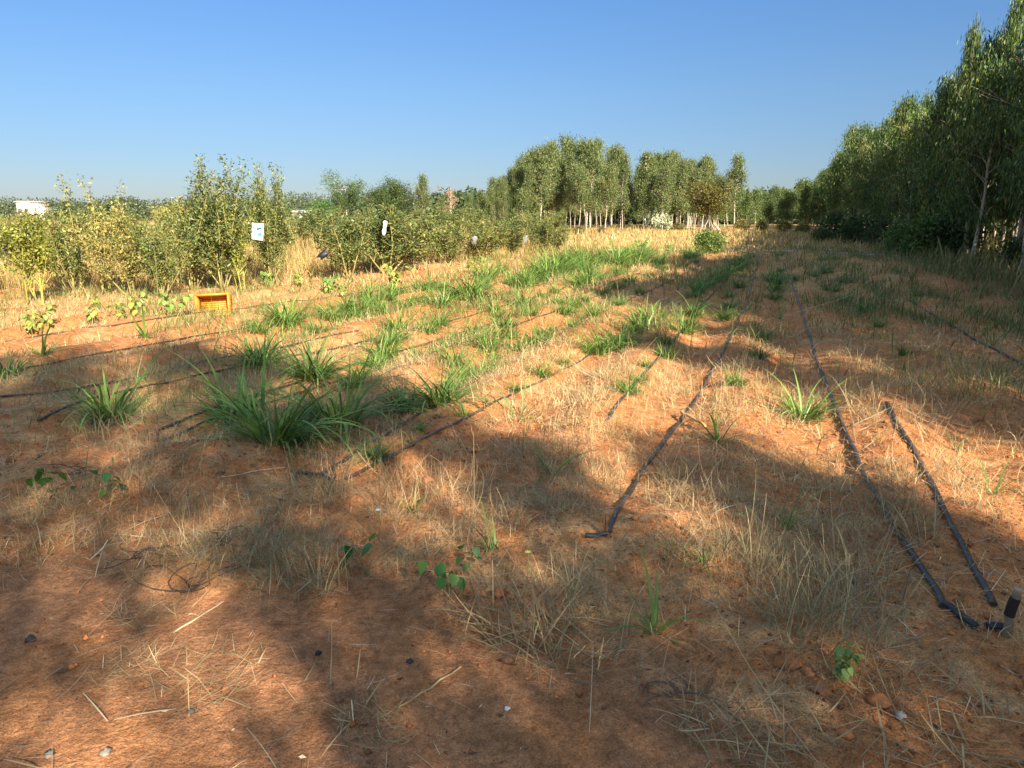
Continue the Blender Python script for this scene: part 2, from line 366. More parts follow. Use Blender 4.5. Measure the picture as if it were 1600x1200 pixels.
# pale trunked grove in the middle distance
gr = []
for k in range(150):
    px = rng.uniform(758, 1120); dist = rng.uniform(72, 105)
    gr.append((px, dist))
gr.sort()
def skyline(px): return np.interp(px, (755, 780, 800, 850, 880, 960, 985, 1010, 1060, 1105, 1125), (296, 290, 262, 238, 228, 236, 262, 250, 250, 256, 285))
nf = 0
for (px, dist) in gr:
    x = (px-800)/FPX*(dist*cp+1.6*sp); y = dist
    top = skyline(px)+rng.choice([rng.uniform(-6, 10), rng.uniform(8, 42)])
    ht = CAM_H+(336-top)/FPX*dist*1.0
    front = dist < 78
    if front: ht *= rng.uniform(.75, 1.0)
    if front:
        lab = 'slender pale trunked eucalyptus at the front of the far grove, %s from the left' % ORD[nf]; nf += 1
    else: lab = 'slender eucalyptus standing inside the far grove behind its front trunks'
    plant_tree('eucalyptus_tree', grove_trees[rng.integers(6)], (x, y, 0), rng.uniform(0, 6.28), ht/10.6, lab, 'tree', 'eucalyptus grove beyond the far end of the field').scale = (ht/10.6*rng.uniform(.6, 1.15),)*2+(ht/10.6,)
def tree_at(px, dist, top, ms, label, name='eucalyptus_tree', base=10.6, group=None):
    x = (px-800)/FPX*(dist*cp+1.6*sp); ht = CAM_H+(335.5-top)/FPX*dist
    return plant_tree(name, ms, (x, dist, float(H(x, dist))), rng.uniform(0, 6.28), ht/base, label, 'tree', group)
tree_at(1146, 74, 250, grove_trees[2], 'tall thin eucalyptus standing apart to the right of the far grove')
tree_at(1136, 78, 272, grove_trees[4], 'shorter eucalyptus just left of the tall lone one')
nf = 0
for px in list(np.arange(1120, 1335, 9)):
    px2 = px+rng.uniform(-4, 4); d = rng.uniform(80, 100)
    top = np.interp(px2, (1120, 1165, 1200, 1250, 1282, 1300, 1335), (300, 296, 296, 292, 292, 300, 270))+rng.uniform(-6, 12)
    if 1245 < px2 < 1256: top = 284
    tree_at(px2, d, top, young_trees[rng.integers(4)], 'young green eucalyptus in the low line right of the far grove, %s from the left' % ORD[nf], base=6.1, group='young eucalyptus line at the far right end'); nf += 1
# trees above the orchard, left of the grove
def dome(u): return .5+.7*math.sin(math.pi*u)
umbrella = tree_meshes(401, 4.6, .5, 2.2, 22, 4200, .2, .06, [(.06, .12, .03), (.09, .15, .035), (.05, .1, .03)], None, .09, (.35, .29, .22), .15, .03, lambda u: .6+.6*u, .26, (5, 25), 'feathery')
roundt = tree_meshes(402, 4.6, .25, 1.9, 28, 6500, .2, .07, [(.05, .09, .022), (.07, .11, .025), (.04, .08, .022)], None, .11, (.3, .25, .2), .4, .02, dome, .34, (15, 60), 'round')
baret = tree_meshes(403, 4.4, .3, 1.0, 22, 700, .16, .05, [(.35, .22, .16), (.3, .25, .12)], None, .06, (.45, .36, .3), .5, .03, None, .2, (35, 65), 'bare')
fern = tree_meshes(404, 3.0, .15, 2.0, 30, 5200, .2, .06, [(.06, .14, .03), (.09, .17, .04)], None, .07, (.35, .29, .22), .1, .03, lambda u: 1.1-.5*u, .2, (0, 15), 'fern')
tree_at(543, 66, 288, umbrella, 'flat topped feathery green tree above the orchard shrubs', 'feathery_tree', 4.9)
tree_at(508, 62, 318, fern, 'low feathery tree with level fronds beside the white shed', 'feathery_tree', 3.2)
tree_at(622, 72, 287, roundt, 'round dark green tree behind the orchard', 'broadleaf_tree', 5.2)
tree_at(660, 70, 277, grove_trees[1], 'compact upright eucalyptus rising beside the round dark tree', base=10.6)
tree_at(592, 70, 297, roundt, 'lower dark tree left of the round dark tree', 'broadleaf_tree', 5.2)
tree_at(706, 66, 293, baret, 'thin leafless pinkish tree between the dark trees and the grove', 'bare_tree', 4.7)
for k, (px, top) in enumerate(((735, 307), (752, 300), (690, 312), (770, 282))):
    tree_at(px, 90, top, grove_trees[k], 'small distant eucalyptus between the bare tree and the grove, %s from the left' % ORD[k], base=10.6, group='small trees left of the grove')
tree_at(818, 58, 300, young_trees[1], 'bright green sapling in front of the left end of the grove', base=6.1)
# far wood along the left horizon: one mass
mb = MB(); rng = np.random.default_rng(31)
for k in range(260):
    px = rng.uniform(-250, 800); d = rng.uniform(170, 260); x = (px-800)/FPX*d; ht = CAM_H+(335-rng.uniform(309, 327)-(0 if px < 320 else -6))/FPX*d
    n = 330; q = rng.normal(0, 1, (n, 3))*np.array((2.0, 2.0, ht*.24))+np.array((x, d, ht*.55)); q[:, 2] = np.clip(q[:, 2], .1, ht)
    leaves(mb, q, rng.normal(0, 1, (n, 3)), .75, .4, pick([(.07, .10, .045), (.09, .115, .055), (.06, .085, .045)], 1, None, .15)*np.exp(rng.normal(0, .15, (n, 1))))
for k in range(190):
    px = rng.uniform(690, 1700); d = rng.uniform(112, 150); x = (px-800)/FPX*d; ht = CAM_H+(335-rng.uniform(298, 318))/FPX*d
    n = 260; q = rng.normal(0, 1, (n, 3))*np.array((1.8, 1.8, ht*.3))+np.array((x, d, ht*.45)); q[:, 2] = np.clip(np.abs(q[:, 2]), .1, ht)
    leaves(mb, q, rng.normal(0, 1, (n, 3)), 1.0, .5, pick([(.05, .08, .03), (.07, .10, .04)], 1, None, .15)*np.exp(rng.normal(0, .15, (n, 1))))
tag(mb.obj('distant_woodland', M_LEAF), 'low line of distant trees along the horizon', 'woodland', kind='stuff')

# ------------------------------------------------------------------ orchard shrubs
def shrub_meshes(seed, Ht, nst, nleaf, LL, LW, pal, wts, width=.45, lo=.35, stem_c=(.24, .21, .08), spire=0):
    global rng
    rng = np.random.default_rng(seed); st = MB(); fo = MB(); cl = []
    for k in range(nst):
        az = rng.uniform(0, 6.28); tilt = abs(rng.normal(0, width))*.55; L = Ht*rng.uniform(.72, 1.02)
        d = (math.cos(az)*math.sin(tilt), math.sin(az)*math.sin(tilt), math.cos(tilt))
        b = bend_path((rng.normal(0, .05), rng.normal(0, .05), -.05), d, L, 7, .25, .07)
        sc = np.array(stem_c)*math.exp(rng.normal(0, .2))
        tube(st, b, np.linspace(.016, .004, 8), sc, 5, cap=False)
        for q in range(8):
            if q/7 >= lo: cl.append(b[q])
        for q in range(2, 7):
            for _ in range(2):
                a2 = rng.uniform(0, 6.28); e2 = R(rng.uniform(25, 70)); LB = Ht*rng.uniform(.14, .34)*(1.15-q/9)
                b2 = bend_path(b[q], (math.cos(a2)*math.cos(e2), math.sin(a2)*math.cos(e2), math.sin(e2)), LB, 4, .35, .1)
                tube(st, b2, np.linspace(.008, .003, 5), sc, 4, cap=False)
                for t in np.linspace(.3, 1, 5):
                    p = np.array([np.interp(t*4, np.arange(5), b2[:, c]) for c in range(3)])
                    if p[2] > lo*Ht*.8: cl.append(p)
    for k in range(spire):
        b = bend_path((rng.normal(0, .3), rng.normal(0, .3), Ht*.5), (rng.normal(0, .14), rng.normal(0, .14), 1), Ht*rng.uniform(.6, .92), 5, .1, .05)
        tube(st, b, np.linspace(.012, .004, 6), stem_c, 4, cap=False)
        for t in np.linspace(0, 5, 30): cl.append(np.array([np.interp(t, np.arange(6), b[:, c]) for c in range(3)]))
    cl = np.array(cl); ci = rng.integers(0, len(cl), nleaf)
    p = cl[ci]+rng.normal(0, .055, (nleaf, 3)); p[:, 2] = np.maximum(p[:, 2], .05)
    d = rng.normal(0, .7, (nleaf, 3)); d[:, 2] += .25
    c = pick(pal, len(cl), wts, .15)[ci]*np.exp(rng.normal(0, .18, (nleaf, 1)))
    leaves(fo, p, d, LL*np.exp(rng.normal(0, .25, nleaf)), LW*np.exp(rng.normal(0, .2, nleaf)), c)
    return st.mesh('shrub_stems', M_STEM, True), fo.mesh('shrub_foliage', M_LEAF)
POL = [(.12, .165, .042), (.19, .215, .055), (.29, .27, .075), (.09, .13, .042), (.36, .28, .10)]
shrubs = [shrub_meshes(500+k, 1.75, 7+k % 3, 3800+300*(k % 3), .062, .025, POL, ((5, 3, .6, 3, .2), (1, 2, 5, .6, 1.6), (3, 1, .3, 6, .2), (.6, 2, 5, .3, 3), (3, 4, 2, 2, .6))[k % 5], .62, .2) for k in range(7)]
tall_shrub = shrub_meshes(520, 1.95, 9, 7600, .068, .027, POL, (5, 3, 1, 4, .3), .55, .2, spire=13)
spindly = shrub_meshes(521, 1.9, 5, 1500, .07, .03, POL, (1, 3, 4, 1, 1.5), .4, .5, (.26, .24, .07), spire=3)
yellow_stem = shrub_meshes(522, 1.7, 5, 1900, .07, .03, [(.2, .22, .04), (.27, .27, .05), (.14, .17, .035)], None, .35, .5, (.30, .31, .06))
rng = np.random.default_rng(13)
def shrub_at(px, py, top, ms, label, base, group='orchard shrubs on the left'):
    p = P(px, py); ht = CAM_H-p[2]+(335.5-top)/FPX*p[1]
    e = plant_tree('orchard_shrub', ms, p, rng.uniform(0, 6.28), ht/base, label, 'shrub', group, ('stems', 'foliage')); k = rng.uniform(.75, 1.15) if px < 470 else rng.uniform(1.3, 1.9); e.scale = (e.scale[0]*k, e.scale[1]*k, e.scale[2]); return e
shrub_at(352, 456, 246, tall_shrub, 'tallest bushy shrub with upright leafy spires above the crate', 2.75)
shrub_at(428, 444, 258, tall_shrub, 'tall spired shrub behind the white printed bag', 2.75)
shrub_at(168, 462, 268, spindly, 'spindly shrub with thin leafy tops in front of the left orchard', 2.6)
shrub_at(378, 458, 318, yellow_stem, 'shrub with bright yellow green stems left of the white printed bag', 1.9)
shrub_at(60, 478, 318, yellow_stem, 'yellow stemmed sparse shrub at the far left by bare red soil', 1.9)
rows = [[(-60, 474, 308), (118, 462, 306), (205, 462, 312), (252, 466, 316), (300, 456, 300), (545, 436, 322), (602, 428, 306), (642, 424, 318), (700, 414, 328), (750, 409, 334), (802, 401, 330), (848, 395, 338), (872, 391, 350)]]
for (a, b, n, t) in (((-60, 438), (840, 384), 12, 320), ((-90, 418), (800, 377), 13, 318), ((-90, 402), (830, 370), 14, 320), ((-90, 391), (860, 366), 14, 322)):
    rows.append([(a[0]+(b[0]-a[0])*k/(n-1)+rng.uniform(-18, 18), a[1]+(b[1]-a[1])*k/(n-1)+rng.uniform(-1.5, 1.5), t+rng.uniform(-8, 10)) for k in range(n)])
RN_ = ['front', 'second', 'third', 'fourth', 'back']
for r, row in enumerate(rows):
    for k, (px, py, top) in enumerate(row):
        shrub_at(px, py, top, shrubs[rng.integers(7)] if px < 470 or rng.uniform() < .25 else shrubs[(0, 2, 4, 5)[rng.integers(4)]], 'olive green leafy shrub in the %s orchard row, %s from the left' % (RN_[r], ORD[k]), 1.85)
# other bushes
def bush_meshes(seed, Ht, rx, nleaf, LL, LW, pal, wts=None):
    global rng
    rng = np.random.default_rng(seed); st = MB(); fo = MB()
    for k in range(9):
        az = rng.uniform(0, 6.28); b = bend_path((0, 0, -.03), (math.cos(az)*.7, math.sin(az)*.7, 1), Ht*.8, 4, .1, .15); tube(st, b, np.linspace(.02, .006, 5), (.25, .2, .12), 5, cap=False)
    nc = 70; u = rng.normal(0, 1, (nc, 3)); u /= np.linalg.norm(u, axis=1, keepdims=True); u *= rng.uniform(.35, 1, (nc, 1))**.5
    cl = u*np.array((rx, rx, Ht*.48))+np.array((0, 0, Ht*.5)); ci = rng.integers(0, nc, nleaf)
    p = cl[ci]+rng.normal(0, .13*Ht, (nleaf, 3)); p[:, 2] = np.maximum(p[:, 2], .03); d = rng.normal(0, .8, (nleaf, 3)); d[:, 2] += .3
    c = pick(pal, nc, wts, .18)[ci]*np.exp(rng.normal(0, .18, (nleaf, 1)))
    leaves(fo, p, d, LL*np.exp(rng.normal(0, .25, nleaf)), LW, c)
    return st.mesh('bush_stems', M_STEM), fo.mesh('bush_foliage', M_LEAF)
GB = [(.06, .12, .025), (.09, .16, .03), (.13, .19, .045)]; DB = [(.045, .075, .022), (.06, .095, .025), (.08, .11, .03)]
b_green = [bush_meshes(540+k, 1.0, .6, 2600, .1, .05, GB) for k in range(2)]; b_dark = [bush_meshes(545+k, 1.0, .75, 2600, .12, .05, DB) for k in range(3)]
b_white = bush_meshes(550, 1.0, .6, 2600, .17, .07, [(.55, .56, .42), (.40, .45, .25), (.2, .26, .1)], (3, 3, 2)); b_olive = bush_meshes(551, 1.0, .7, 2200, .14, .05, [(.14, .13, .04), (.10, .11, .035), (.22, .18, .06)])
rng = np.random.default_rng(17)
def bush_at(px, py, hpx, ms, label, group=None, name='bush', dist=None):
    p = P(px, py) if dist is None else np.array(((px-800)/FPX*dist, dist, float(H((px-800)/FPX*dist, dist))))
    return plant_tree(name, ms, p, rng.uniform(0, 6.28), hpx*mpp(p), label, 'bush', group, ('stems', 'foliage'))
bush_at(1109, 396, 36, b_green[0], 'round leafy green bush at the far end of the grass rows')
bush_at(1027, 360, 26, b_white, 'pale whitish flowering bush in front of the far grove', name='flowering_bush')
bush_at(1283, 378, 20, b_dark[0], 'low dark bush in shade where the plantation begins')
for k, (px, py, h) in enumerate(((1310, 376, 40), (1345, 382, 42), (1378, 385, 38), (1412, 396, 48), (1445, 404, 62), (1478, 402, 58), (1590, 420, 44))):
    bush_at(px, py, h, (b_dark+b_green)[k % 5], 'shaded undergrowth bush at the foot of the dark plantation, %s from the left' % ORD[k], 'undergrowth bushes under the plantation')
for k, (px, py, h) in enumerate(((958, 362, 10), (940, 364, 9), (905, 366, 12), (1060, 360, 12), (1160, 360, 16), (1190, 361, 14), (1225, 362, 16), (1255, 364, 15), (985, 360, 10))):
    bush_at(px, py, h, b_olive, 'low olive scrub bush on the straw rise before the grove, %s from the left' % ORD[sorted((958, 940, 905, 1060, 1160, 1190, 1225, 1255, 985)).index(px)], 'low scrub bushes before the grove')
for k in range(16):
    s_ = 17+k*2.3; x_, y_ = xy_of(s_, rng.uniform(11.6, 13.5)); plant_tree('bush', b_dark[k % 3], (x_, y_, 0), rng.uniform(0, 6.28), rng.uniform(1.4, 2.3), 'dark bush deep inside the plantation behind its trunks', 'bush', 'bushes deep inside the plantation', ('stems', 'foliage'))
# gnarled tree with leaning poles
gn = tree_meshes(560, 3.4, .45, 1.7, 26, 5200, .2, .08, [(.12, .11, .022), (.055, .06, .018), (.18, .155, .03)], None, .24, (.10, .085, .07), .2, .05, dome, .3, (5, 50), 'gnarled')
pg = P(1107, 363)
plant_tree('gnarled_tree', gn, pg, 1.0, 64*mpp(pg)/3.5, 'gnarled dark trunked tree with olive crown behind the round bush', 'tree')
for k, (dx, ln, w_, tl, lab) in enumerate(((-.75, 1.3, .06, .45, 'pale pole leaning against the left of the gnarled trunk'), (-.2, 1.2, .05, .15, 'short pale pole leaning upright at the gnarled trunk'), (.35, 1.1, .07, -.3, 'thin pale pole on the right side of the gnarled trunk'), (.95, 1.1, .20, -.65, 'broad pale slab leaning at the right foot of the gnarled tree'))):
    m_ = MB(); c = (.42, .35, .28)
    d_ = np.array((math.sin(tl), .25, math.cos(tl))); d_ /= np.linalg.norm(d_)
    pts = np.array([np.array((0, 0, -.06))+d_*ln*t for t in (0, .3, .65, 1)])+np.array(((0, 0, 0), (.02, 0, 0), (-.015, 0, 0), (0, 0, 0)))
    tube(m_, pts, np.array((w_, w_*.95, w_*.8, w_*.6)), c, 7, .6)
    x_, y_ = pg[0]+dx, pg[1]-.7
    o = m_.obj('leaning_pole' if k < 3 else 'leaning_slab', M_BARK, smooth=True); o.location = (x_, y_, float(H(x_, y_))); tag(o, lab, 'pole' if k < 3 else 'slab', 'poles leaning on the gnarled tree' if k < 3 else None)

# ------------------------------------------------------------------ fodder grass clumps
PGR = [(.105, .22, .036), (.145, .265, .045), (.08, .175, .038), (.20, .30, .06)]
def clump_mesh(seed, Ht, nb, rad, thin=False, straw_=.1, wid=.026):
    global rng
    rng = np.random.default_rng(seed); a = MB(); n = nb
    az = rng.uniform(0, 6.28, n); rr = rad*np.sqrt(rng.uniform(0, 1, n)); ba = az+rng.normal(0, .7, n)
    base = np.stack((rr*np.cos(ba), rr*np.sin(ba), np.full(n, -.02)), 1)
    long_ = rng.uniform(0, 1, n) < .42
    L = Ht*np.where(long_, rng.uniform(.9, 1.5, n), rng.uniform(.35, .85, n)); lean = np.abs(rng.normal(.38, .3, n))+np.where(long_, .05, .2); curl = np.where(long_, np.abs(rng.normal(1.6, .9, n)), np.abs(rng.normal(.8, .6, n)))
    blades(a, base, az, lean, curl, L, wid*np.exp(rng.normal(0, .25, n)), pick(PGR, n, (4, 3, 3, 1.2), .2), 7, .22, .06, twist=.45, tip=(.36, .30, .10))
    m = max(3, int(nb*.45)); az = rng.uniform(0, 6.28, m); rr = rad*1.2*np.sqrt(rng.uniform(0, 1, m))
    base = np.stack((rr*np.cos(az), rr*np.sin(az), np.full(m, -.01)), 1)
    blades(a, base, az, np.abs(rng.normal(.5, .3, m)), rng.uniform(.3, 1.3, m), Ht*rng.uniform(.2, .5, m), wid*.7, pick(PGR, m, None, .2), 4, .2, .06)
    d = MB(); m = max(4, int(nb*(.22 if not thin else .8))); az = rng.uniform(0, 6.28, m); rr = rad*1.1*np.sqrt(rng.uniform(0, 1, m))
    base = np.stack((rr*np.cos(az), rr*np.sin(az), np.full(m, 0.0)), 1)
    blades(d, base, az, rng.uniform(.6, 1.4, m), rng.uniform(.3, 1.2, m), Ht*rng.uniform(.2, .55, m), wid*.6, pick([(.42, .31, .14), (.33, .24, .11), (.5, .38, .2)], m), 4, 0, .1, zmin=.004)
    return a.mesh('clump_blades', M_GRASS), d.mesh('clump_dry_leaves', M_DRY)
C_BIG = [clump_mesh(600+k, 1.0, 105+14*k, .19, wid=.024) for k in range(5)]
C_MED = [clump_mesh(620+k, 1.0, 95+8*k, .28, wid=.026) for k in range(5)]
C_LOW = [clump_mesh(640+k, 1.0, 70, .5, wid=.028) for k in range(3)]
C_THIN = [clump_mesh(660+k, 1.0, 9+2*k, .06, True, wid=.03) for k in range(4)]
rng = np.random.default_rng(19)
def clump(px, py, hpx, ms, label, group='green fodder grass clumps'):
    p = P(px, py); sc = hpx*mpp(p)/.98
    e = plant_tree('grass_clump', ms, p, rng.uniform(0, 6.28), sc, label, 'grass clump', group, ('blades', 'dry_leaves')); k = rng.uniform(1.15, 1.5); e.scale = (sc*k, sc*k, sc); return e
NEAR = [(175, 660, 92, 0, 'green grass clump at the left standing alone in half shade before the hoses'),
 (428, 694, 128, 0, 'largest dark green grass clump with long arching blades at the near left'),
 (372, 660, 95, 0, 'shaded arching grass clump just left behind the largest clump'),
 (470, 690, 55, 1, 'low grass tuft at the right foot of the largest clump'),
 (528, 668, 112, 0, 'tall grass clump with one upright blade right of the largest clump'),
 (492, 592, 74, 0, 'half shaded grass clump behind the tall clump with the upright blade'),
 (408, 575, 70, 0, 'shaded grass clump behind the largest clump between two hoses'),
 (632, 642, 58, 1, 'low spreading grass clump between the upright clump and the hose fork'),
 (690, 632, 76, 0, 'sunlit grass clump overhanging the hose near the middle'),
 (812, 655, 78, 3, 'narrow grass clump with few upright blades at the field centre'),
 (68, 556, 62, 3, 'thin forked grass clump at the far left below the first hose'),
 (228, 528, 58, 3, 'thin dark grass clump in front of the orange crate to the left'),
 (10, 600, 60, 0, 'dark grass clump cut by the left edge of the frame'),
 (448, 508, 58, 0, 'bright grass clump right of the orange crate behind the hose'),
 (495, 522, 30, 1, 'flat grass tuft right of the bright clump by the crate'),
 (600, 558, 44, 1, 'sunlit clump in the middle beside the third hose'),
 (622, 520, 46, 0, 'upright sunlit clump behind the middle clump by the third hose'),
 (575, 470, 40, 0, 'leafy clump beyond the hoses below the black bag'),
 (708, 572, 42, 0, 'compact round clump left of the field centre'),
 (748, 588, 40, 1, 'small clump touching the hose left of the field centre'),
 (762, 548, 46, 0, 'clump of stiff blades between two hoses near the centre'),
 (790, 528, 36, 1, 'spreading clump right behind the stiff bladed one'),
 (735, 470, 60, 0, 'dense tall clump in the back left row'),
 (690, 478, 46, 1, 'spreading clump left of the dense tall back clump'),
 (812, 478, 34, 1, 'low clump at mid field behind the sunlit bare soil'),
 (850, 537, 30, 1, 'small low clump at the centre beside the thin hose'),
 (885, 492, 30, 0, 'small dark clump alone on straw at mid field'),
 (938, 553, 48, 0, 'left part of the long dense clump at the centre right'),
 (968, 545, 52, 0, 'tallest middle of the long dense clump at the centre right'),
 (1000, 518, 46, 0, 'clump at the upper end of the long dense centre right stand'),
 (1018, 502, 40, 1, 'soft clump beyond the long dense centre right stand'),
 (1042, 560, 26, 1, 'low clump on the hose right of the long dense stand'),
 (1068, 520, 38, 1, 'two tone clump on the hose line right of centre'),
 (1085, 495, 34, 0, 'small upright clump further up the hose line right of centre'),
 (980, 612, 36, 1, 'low clump at the near end of the short hidden hose'),
 (862, 742, 66, 3, 'shaded thin clump with two long blades leaning left'),
 (1122, 692, 62, 3, 'clump with long blades leaning right beside the bamboo stick'),
 (1150, 602, 32, 1, 'pale tuft just right of the straight hose'),
 (1256, 655, 62, 0, 'dense pale green clump right of the straight hose'),
 (1238, 575, 48, 3, 'thin shaded clump beyond the dense pale green clump'),
 (1418, 608, 18, 3, 'tiny bright shoot in the shaded weeds on the right'),
 (1492, 705, 42, 3, 'small upright green shoot on sunlit straw at the right'),
 (1552, 772, 78, 3, 'tall sparse shoots at the right edge in sunlit straw'),
 (1230, 828, 70, 3, 'single bent shoot at the near right'),
 (1264, 836, 68, 3, 'narrow bright green shoots beside the bent one at the near right'),
 (1022, 988, 108, 3, 'sparse long bladed clump in the foreground below the straight hose'),
 (648, 800, 50, 3, 'two dark shoots in shade below the hose fork'),
 (770, 860, 80, 3, 'long pale blade leaning right behind the heart leaf weed'),
 (1100, 880, 55, 3, 'short twisted shoot in dry grass at the near centre right'),
 (1465, 560, 22, 3, 'small shoot in the dark weeds near the right edge')]
SETS = [C_BIG, C_MED, C_LOW, C_THIN]
for (px, py, h, kd, lab) in NEAR:
    clump(px, py, h, SETS[kd][rng.integers(len(SETS[kd]))], lab)
cnt = {}
def run(name, pts, n, h0, h1, jit, kinds=(0, 1)):
    pts = np.array(pts, float); q = np.linspace(0, len(pts)-1, n)
    for k, t in enumerate(q):
        px = np.interp(t, np.arange(len(pts)), pts[:, 0])+rng.normal(0, jit); py = np.interp(t, np.arange(len(pts)), pts[:, 1])+rng.normal(0, jit*.12)
        h = h0+(h1-h0)*k/(n-1); h *= rng.uniform(.75, 1.25)
        kd = kinds[rng.integers(len(kinds))]
        clump(px, py, h, SETS[kd][rng.integers(len(SETS[kd]))], 'clump in the %s, %s from near end' % (name, ORD[k]))
run('dense green stand at the back left', [(820, 450), (880, 432), (950, 416), (1010, 405)], 16, 44, 26, 9, (0,))
run('second stand behind the back left one', [(850, 424), (930, 410), (1010, 400)], 13, 34, 22, 10, (0,))
run('back row running toward the round bush', [(905, 452), (960, 432), (1030, 412), (1090, 400)], 13, 32, 20, 8)
run('thin row passing left of the round bush', [(890, 480), (960, 455), (1030, 430), (1085, 410)], 9, 26, 16, 8, (0, 1))
run('row beside the straight hose at the back', [(1085, 465), (1120, 440), (1150, 420), (1165, 405)], 10, 26, 18, 5, (0, 1))
run('scattered row right of the round bush', [(1215, 470), (1220, 440), (1215, 418), (1205, 402)], 8, 26, 14, 8, (0, 3))
run('tufts along the upper left hose', [(560, 485), (640, 462), (700, 448), (790, 430)], 9, 34, 30, 10, (0, 1))
run('tufts at the far right back', [(1270, 440), (1285, 420), (1300, 405)], 6, 22, 14, 14, (0, 3))
run('small tufts along the fork hose', [(700, 612), (800, 558), (880, 516), (1000, 460)], 11, 30, 22, 9, (0, 1))
run('small tufts left of the straight hose', [(960, 640), (1010, 580), (1050, 530), (1120, 440)], 9, 28, 18, 8, (0, 1, 3))
run('tufts between the lower left hoses', [(540, 610), (640, 565), (760, 520), (880, 478)], 9, 36, 24, 12, (0, 1))
run('tufts right of the straight hose', [(1190, 560), (1215, 500), (1222, 470), (1225, 440)], 7, 30, 20, 10, (0, 3))
run('green tufts in the right shade', [(1420, 600), (1380, 540), (1330, 480), (1300, 440)], 9, 30, 18, 22, (1, 3))
run('tufts along the red bank hose', [(1560, 540), (1500, 500), (1440, 465), (1380, 440)], 8, 26, 18, 16, (1, 3))
run('thin tufts on the second fork hose', [(600, 715), (720, 650), (850, 590), (960, 535)], 10, 30, 22, 10, (0, 1, 3))
run('tufts behind the crate hose', [(560, 500), (680, 470), (780, 448), (880, 430)], 11, 30, 24, 9, (0, 1))
run('tufts on the long crate hose', [(610, 540), (720, 505), (830, 470), (930, 440)], 11, 32, 24, 9, (0, 1))
run('tufts beside the upper straight hose', [(1130, 500), (1140, 465), (1150, 435), (1160, 412)], 7, 24, 16, 6, (0, 1))
run('left row between the upper hoses', [(385, 516), (430, 508), (520, 500), (590, 485)], 6, 34, 30, 12, (1, 1))

# ------------------------------------------------------------------ drip hoses
HRES = .03; HX0, HY0 = -14.0, 1.0; HM = np.zeros((int(34/HRES), int(28/HRES)), bool)
def mark(pts):
    for p in pts:
        r = .045+.002*p[1]; i0 = int((p[1]-HY0-r)/HRES); i1 = int((p[1]-HY0+r)/HRES)+1; j0 = int((p[0]-HX0-r)/HRES); j1 = int((p[0]-HX0+r)/HRES)+1
        if i0 >= 0 and j0 >= 0: HM[i0:i1, j0:j1] = True
def clear(x, y):
    i = np.clip(((y-HY0)/HRES).astype(int), 0, HM.shape[0]-1); j = np.clip(((x-HX0)/HRES).astype(int), 0, HM.shape[1]-1); return ~HM[i, j]
def hose(name, pix, label, w_=.0125, tint=(.042, .036, .032), ends=(), z0=.016):
    pts = np.array([P(*p) for p in pix]); t = np.arange(len(pts)); q = np.linspace(0, len(pts)-1, (len(pts)-1)*14+1)
    pp = np.stack([np.interp(q, t, pts[:, c]) for c in range(3)], 1)
    for _ in range(9): pp[1:-1, :2] = .25*pp[:-2, :2]+.5*pp[1:-1, :2]+.25*pp[2:, :2]
    zz = H(pp[:, 0], pp[:, 1])
    zs = zz.copy()
    for _ in range(40): zs[1:-1] = .25*zs[:-2]+.5*zs[1:-1]+.25*zs[2:]
    pp[:, 2] = np.maximum(zs, zz-.012)+z0-.013*sstep(.55, .8, vnoise(pp[:, 0], pp[:, 1], .55, 91))
    m_ = MB(); dust = vnoise(pp[:, 0], pp[:, 1], .35, 77)[:, None]; dust = sstep(.5, .8, dust)*.45
    c = np.array(tint)*(1-dust)+np.array((.22, .11, .06))*dust
    dens_ = np.linspace(0, len(pp)-1, len(pp)*8); mark(np.stack([np.interp(dens_, np.arange(len(pp)), pp[:, c_]) for c_ in (0, 1)], 1))
    c0 = pp[0].copy(); tube(m_, pp-c0, w_, c, 12, .7)
    o = m_.obj(name, M_HOSE, smooth=True); o.location = c0; tag(o, label, 'drip hose', 'black drip irrigation hoses')
    for e in ends:
        m2 = MB(); ep = np.array([P(*p) for p in e]); q2 = np.linspace(0, len(ep)-1, 12)
        ep2 = np.stack([np.interp(q2, np.arange(len(ep)), ep[:, c_]) for c_ in range(3)], 1)
        for _ in range(2): ep2[1:-1] = .25*ep2[:-2]+.5*ep2[1:-1]+.25*ep2[2:]
        ep2[:, 2] = H(ep2[:, 0], ep2[:, 1])+.02
        tube(m2, ep2-c0, w_*1.15*np.array([.9]+[1]*10+[.85]), (.022, .024, .03), 8, .75); m2.obj('folded_end', M_HOSE, o, True)
    return o
hose('drip_hose', [(950, 838), (975, 790), (1000, 745), (1030, 705), (1060, 665), (1095, 612), (1120, 570), (1145, 522), (1165, 480), (1178, 435), (1186, 400)], 'long straight black hose running from the centre foreground up the field', ends=[[(914, 842), (935, 842), (950, 838)]])
hose('drip_hose', [(497, 748), (540, 722), (590, 690), (650, 652), (700, 622), (757, 587), (810, 560), (875, 522), (940, 490), (1010, 458), (1075, 425), (1110, 405)], 'black hose of the near left fork, its left arm with the folded end', ends=[[(465, 742), (482, 744), (497, 748)], [(497, 746), (512, 752), (522, 756)]])
hose('drip_hose', [(540, 752), (580, 732), (640, 700), (700, 668), (765, 634), (832, 602), (880, 577), (920, 555), (975, 527), (1040, 490), (1100, 450), (1135, 415)], 'black hose of the near left fork, its right arm')
hose('drip_hose', [(948, 660), (970, 626), (1000, 592), (1030, 562), (1062, 522), (1100, 475), (1135, 435), (1158, 405)], 'partly buried grey hose starting at mid field left of the straight hose')
hose('drip_hose', [(250, 692), (310, 664), (360, 648), (415, 633), (525, 598), (607, 574), (682, 551), (780, 520), (870, 487), (960, 450)], 'black hose passing under the largest grass clump')
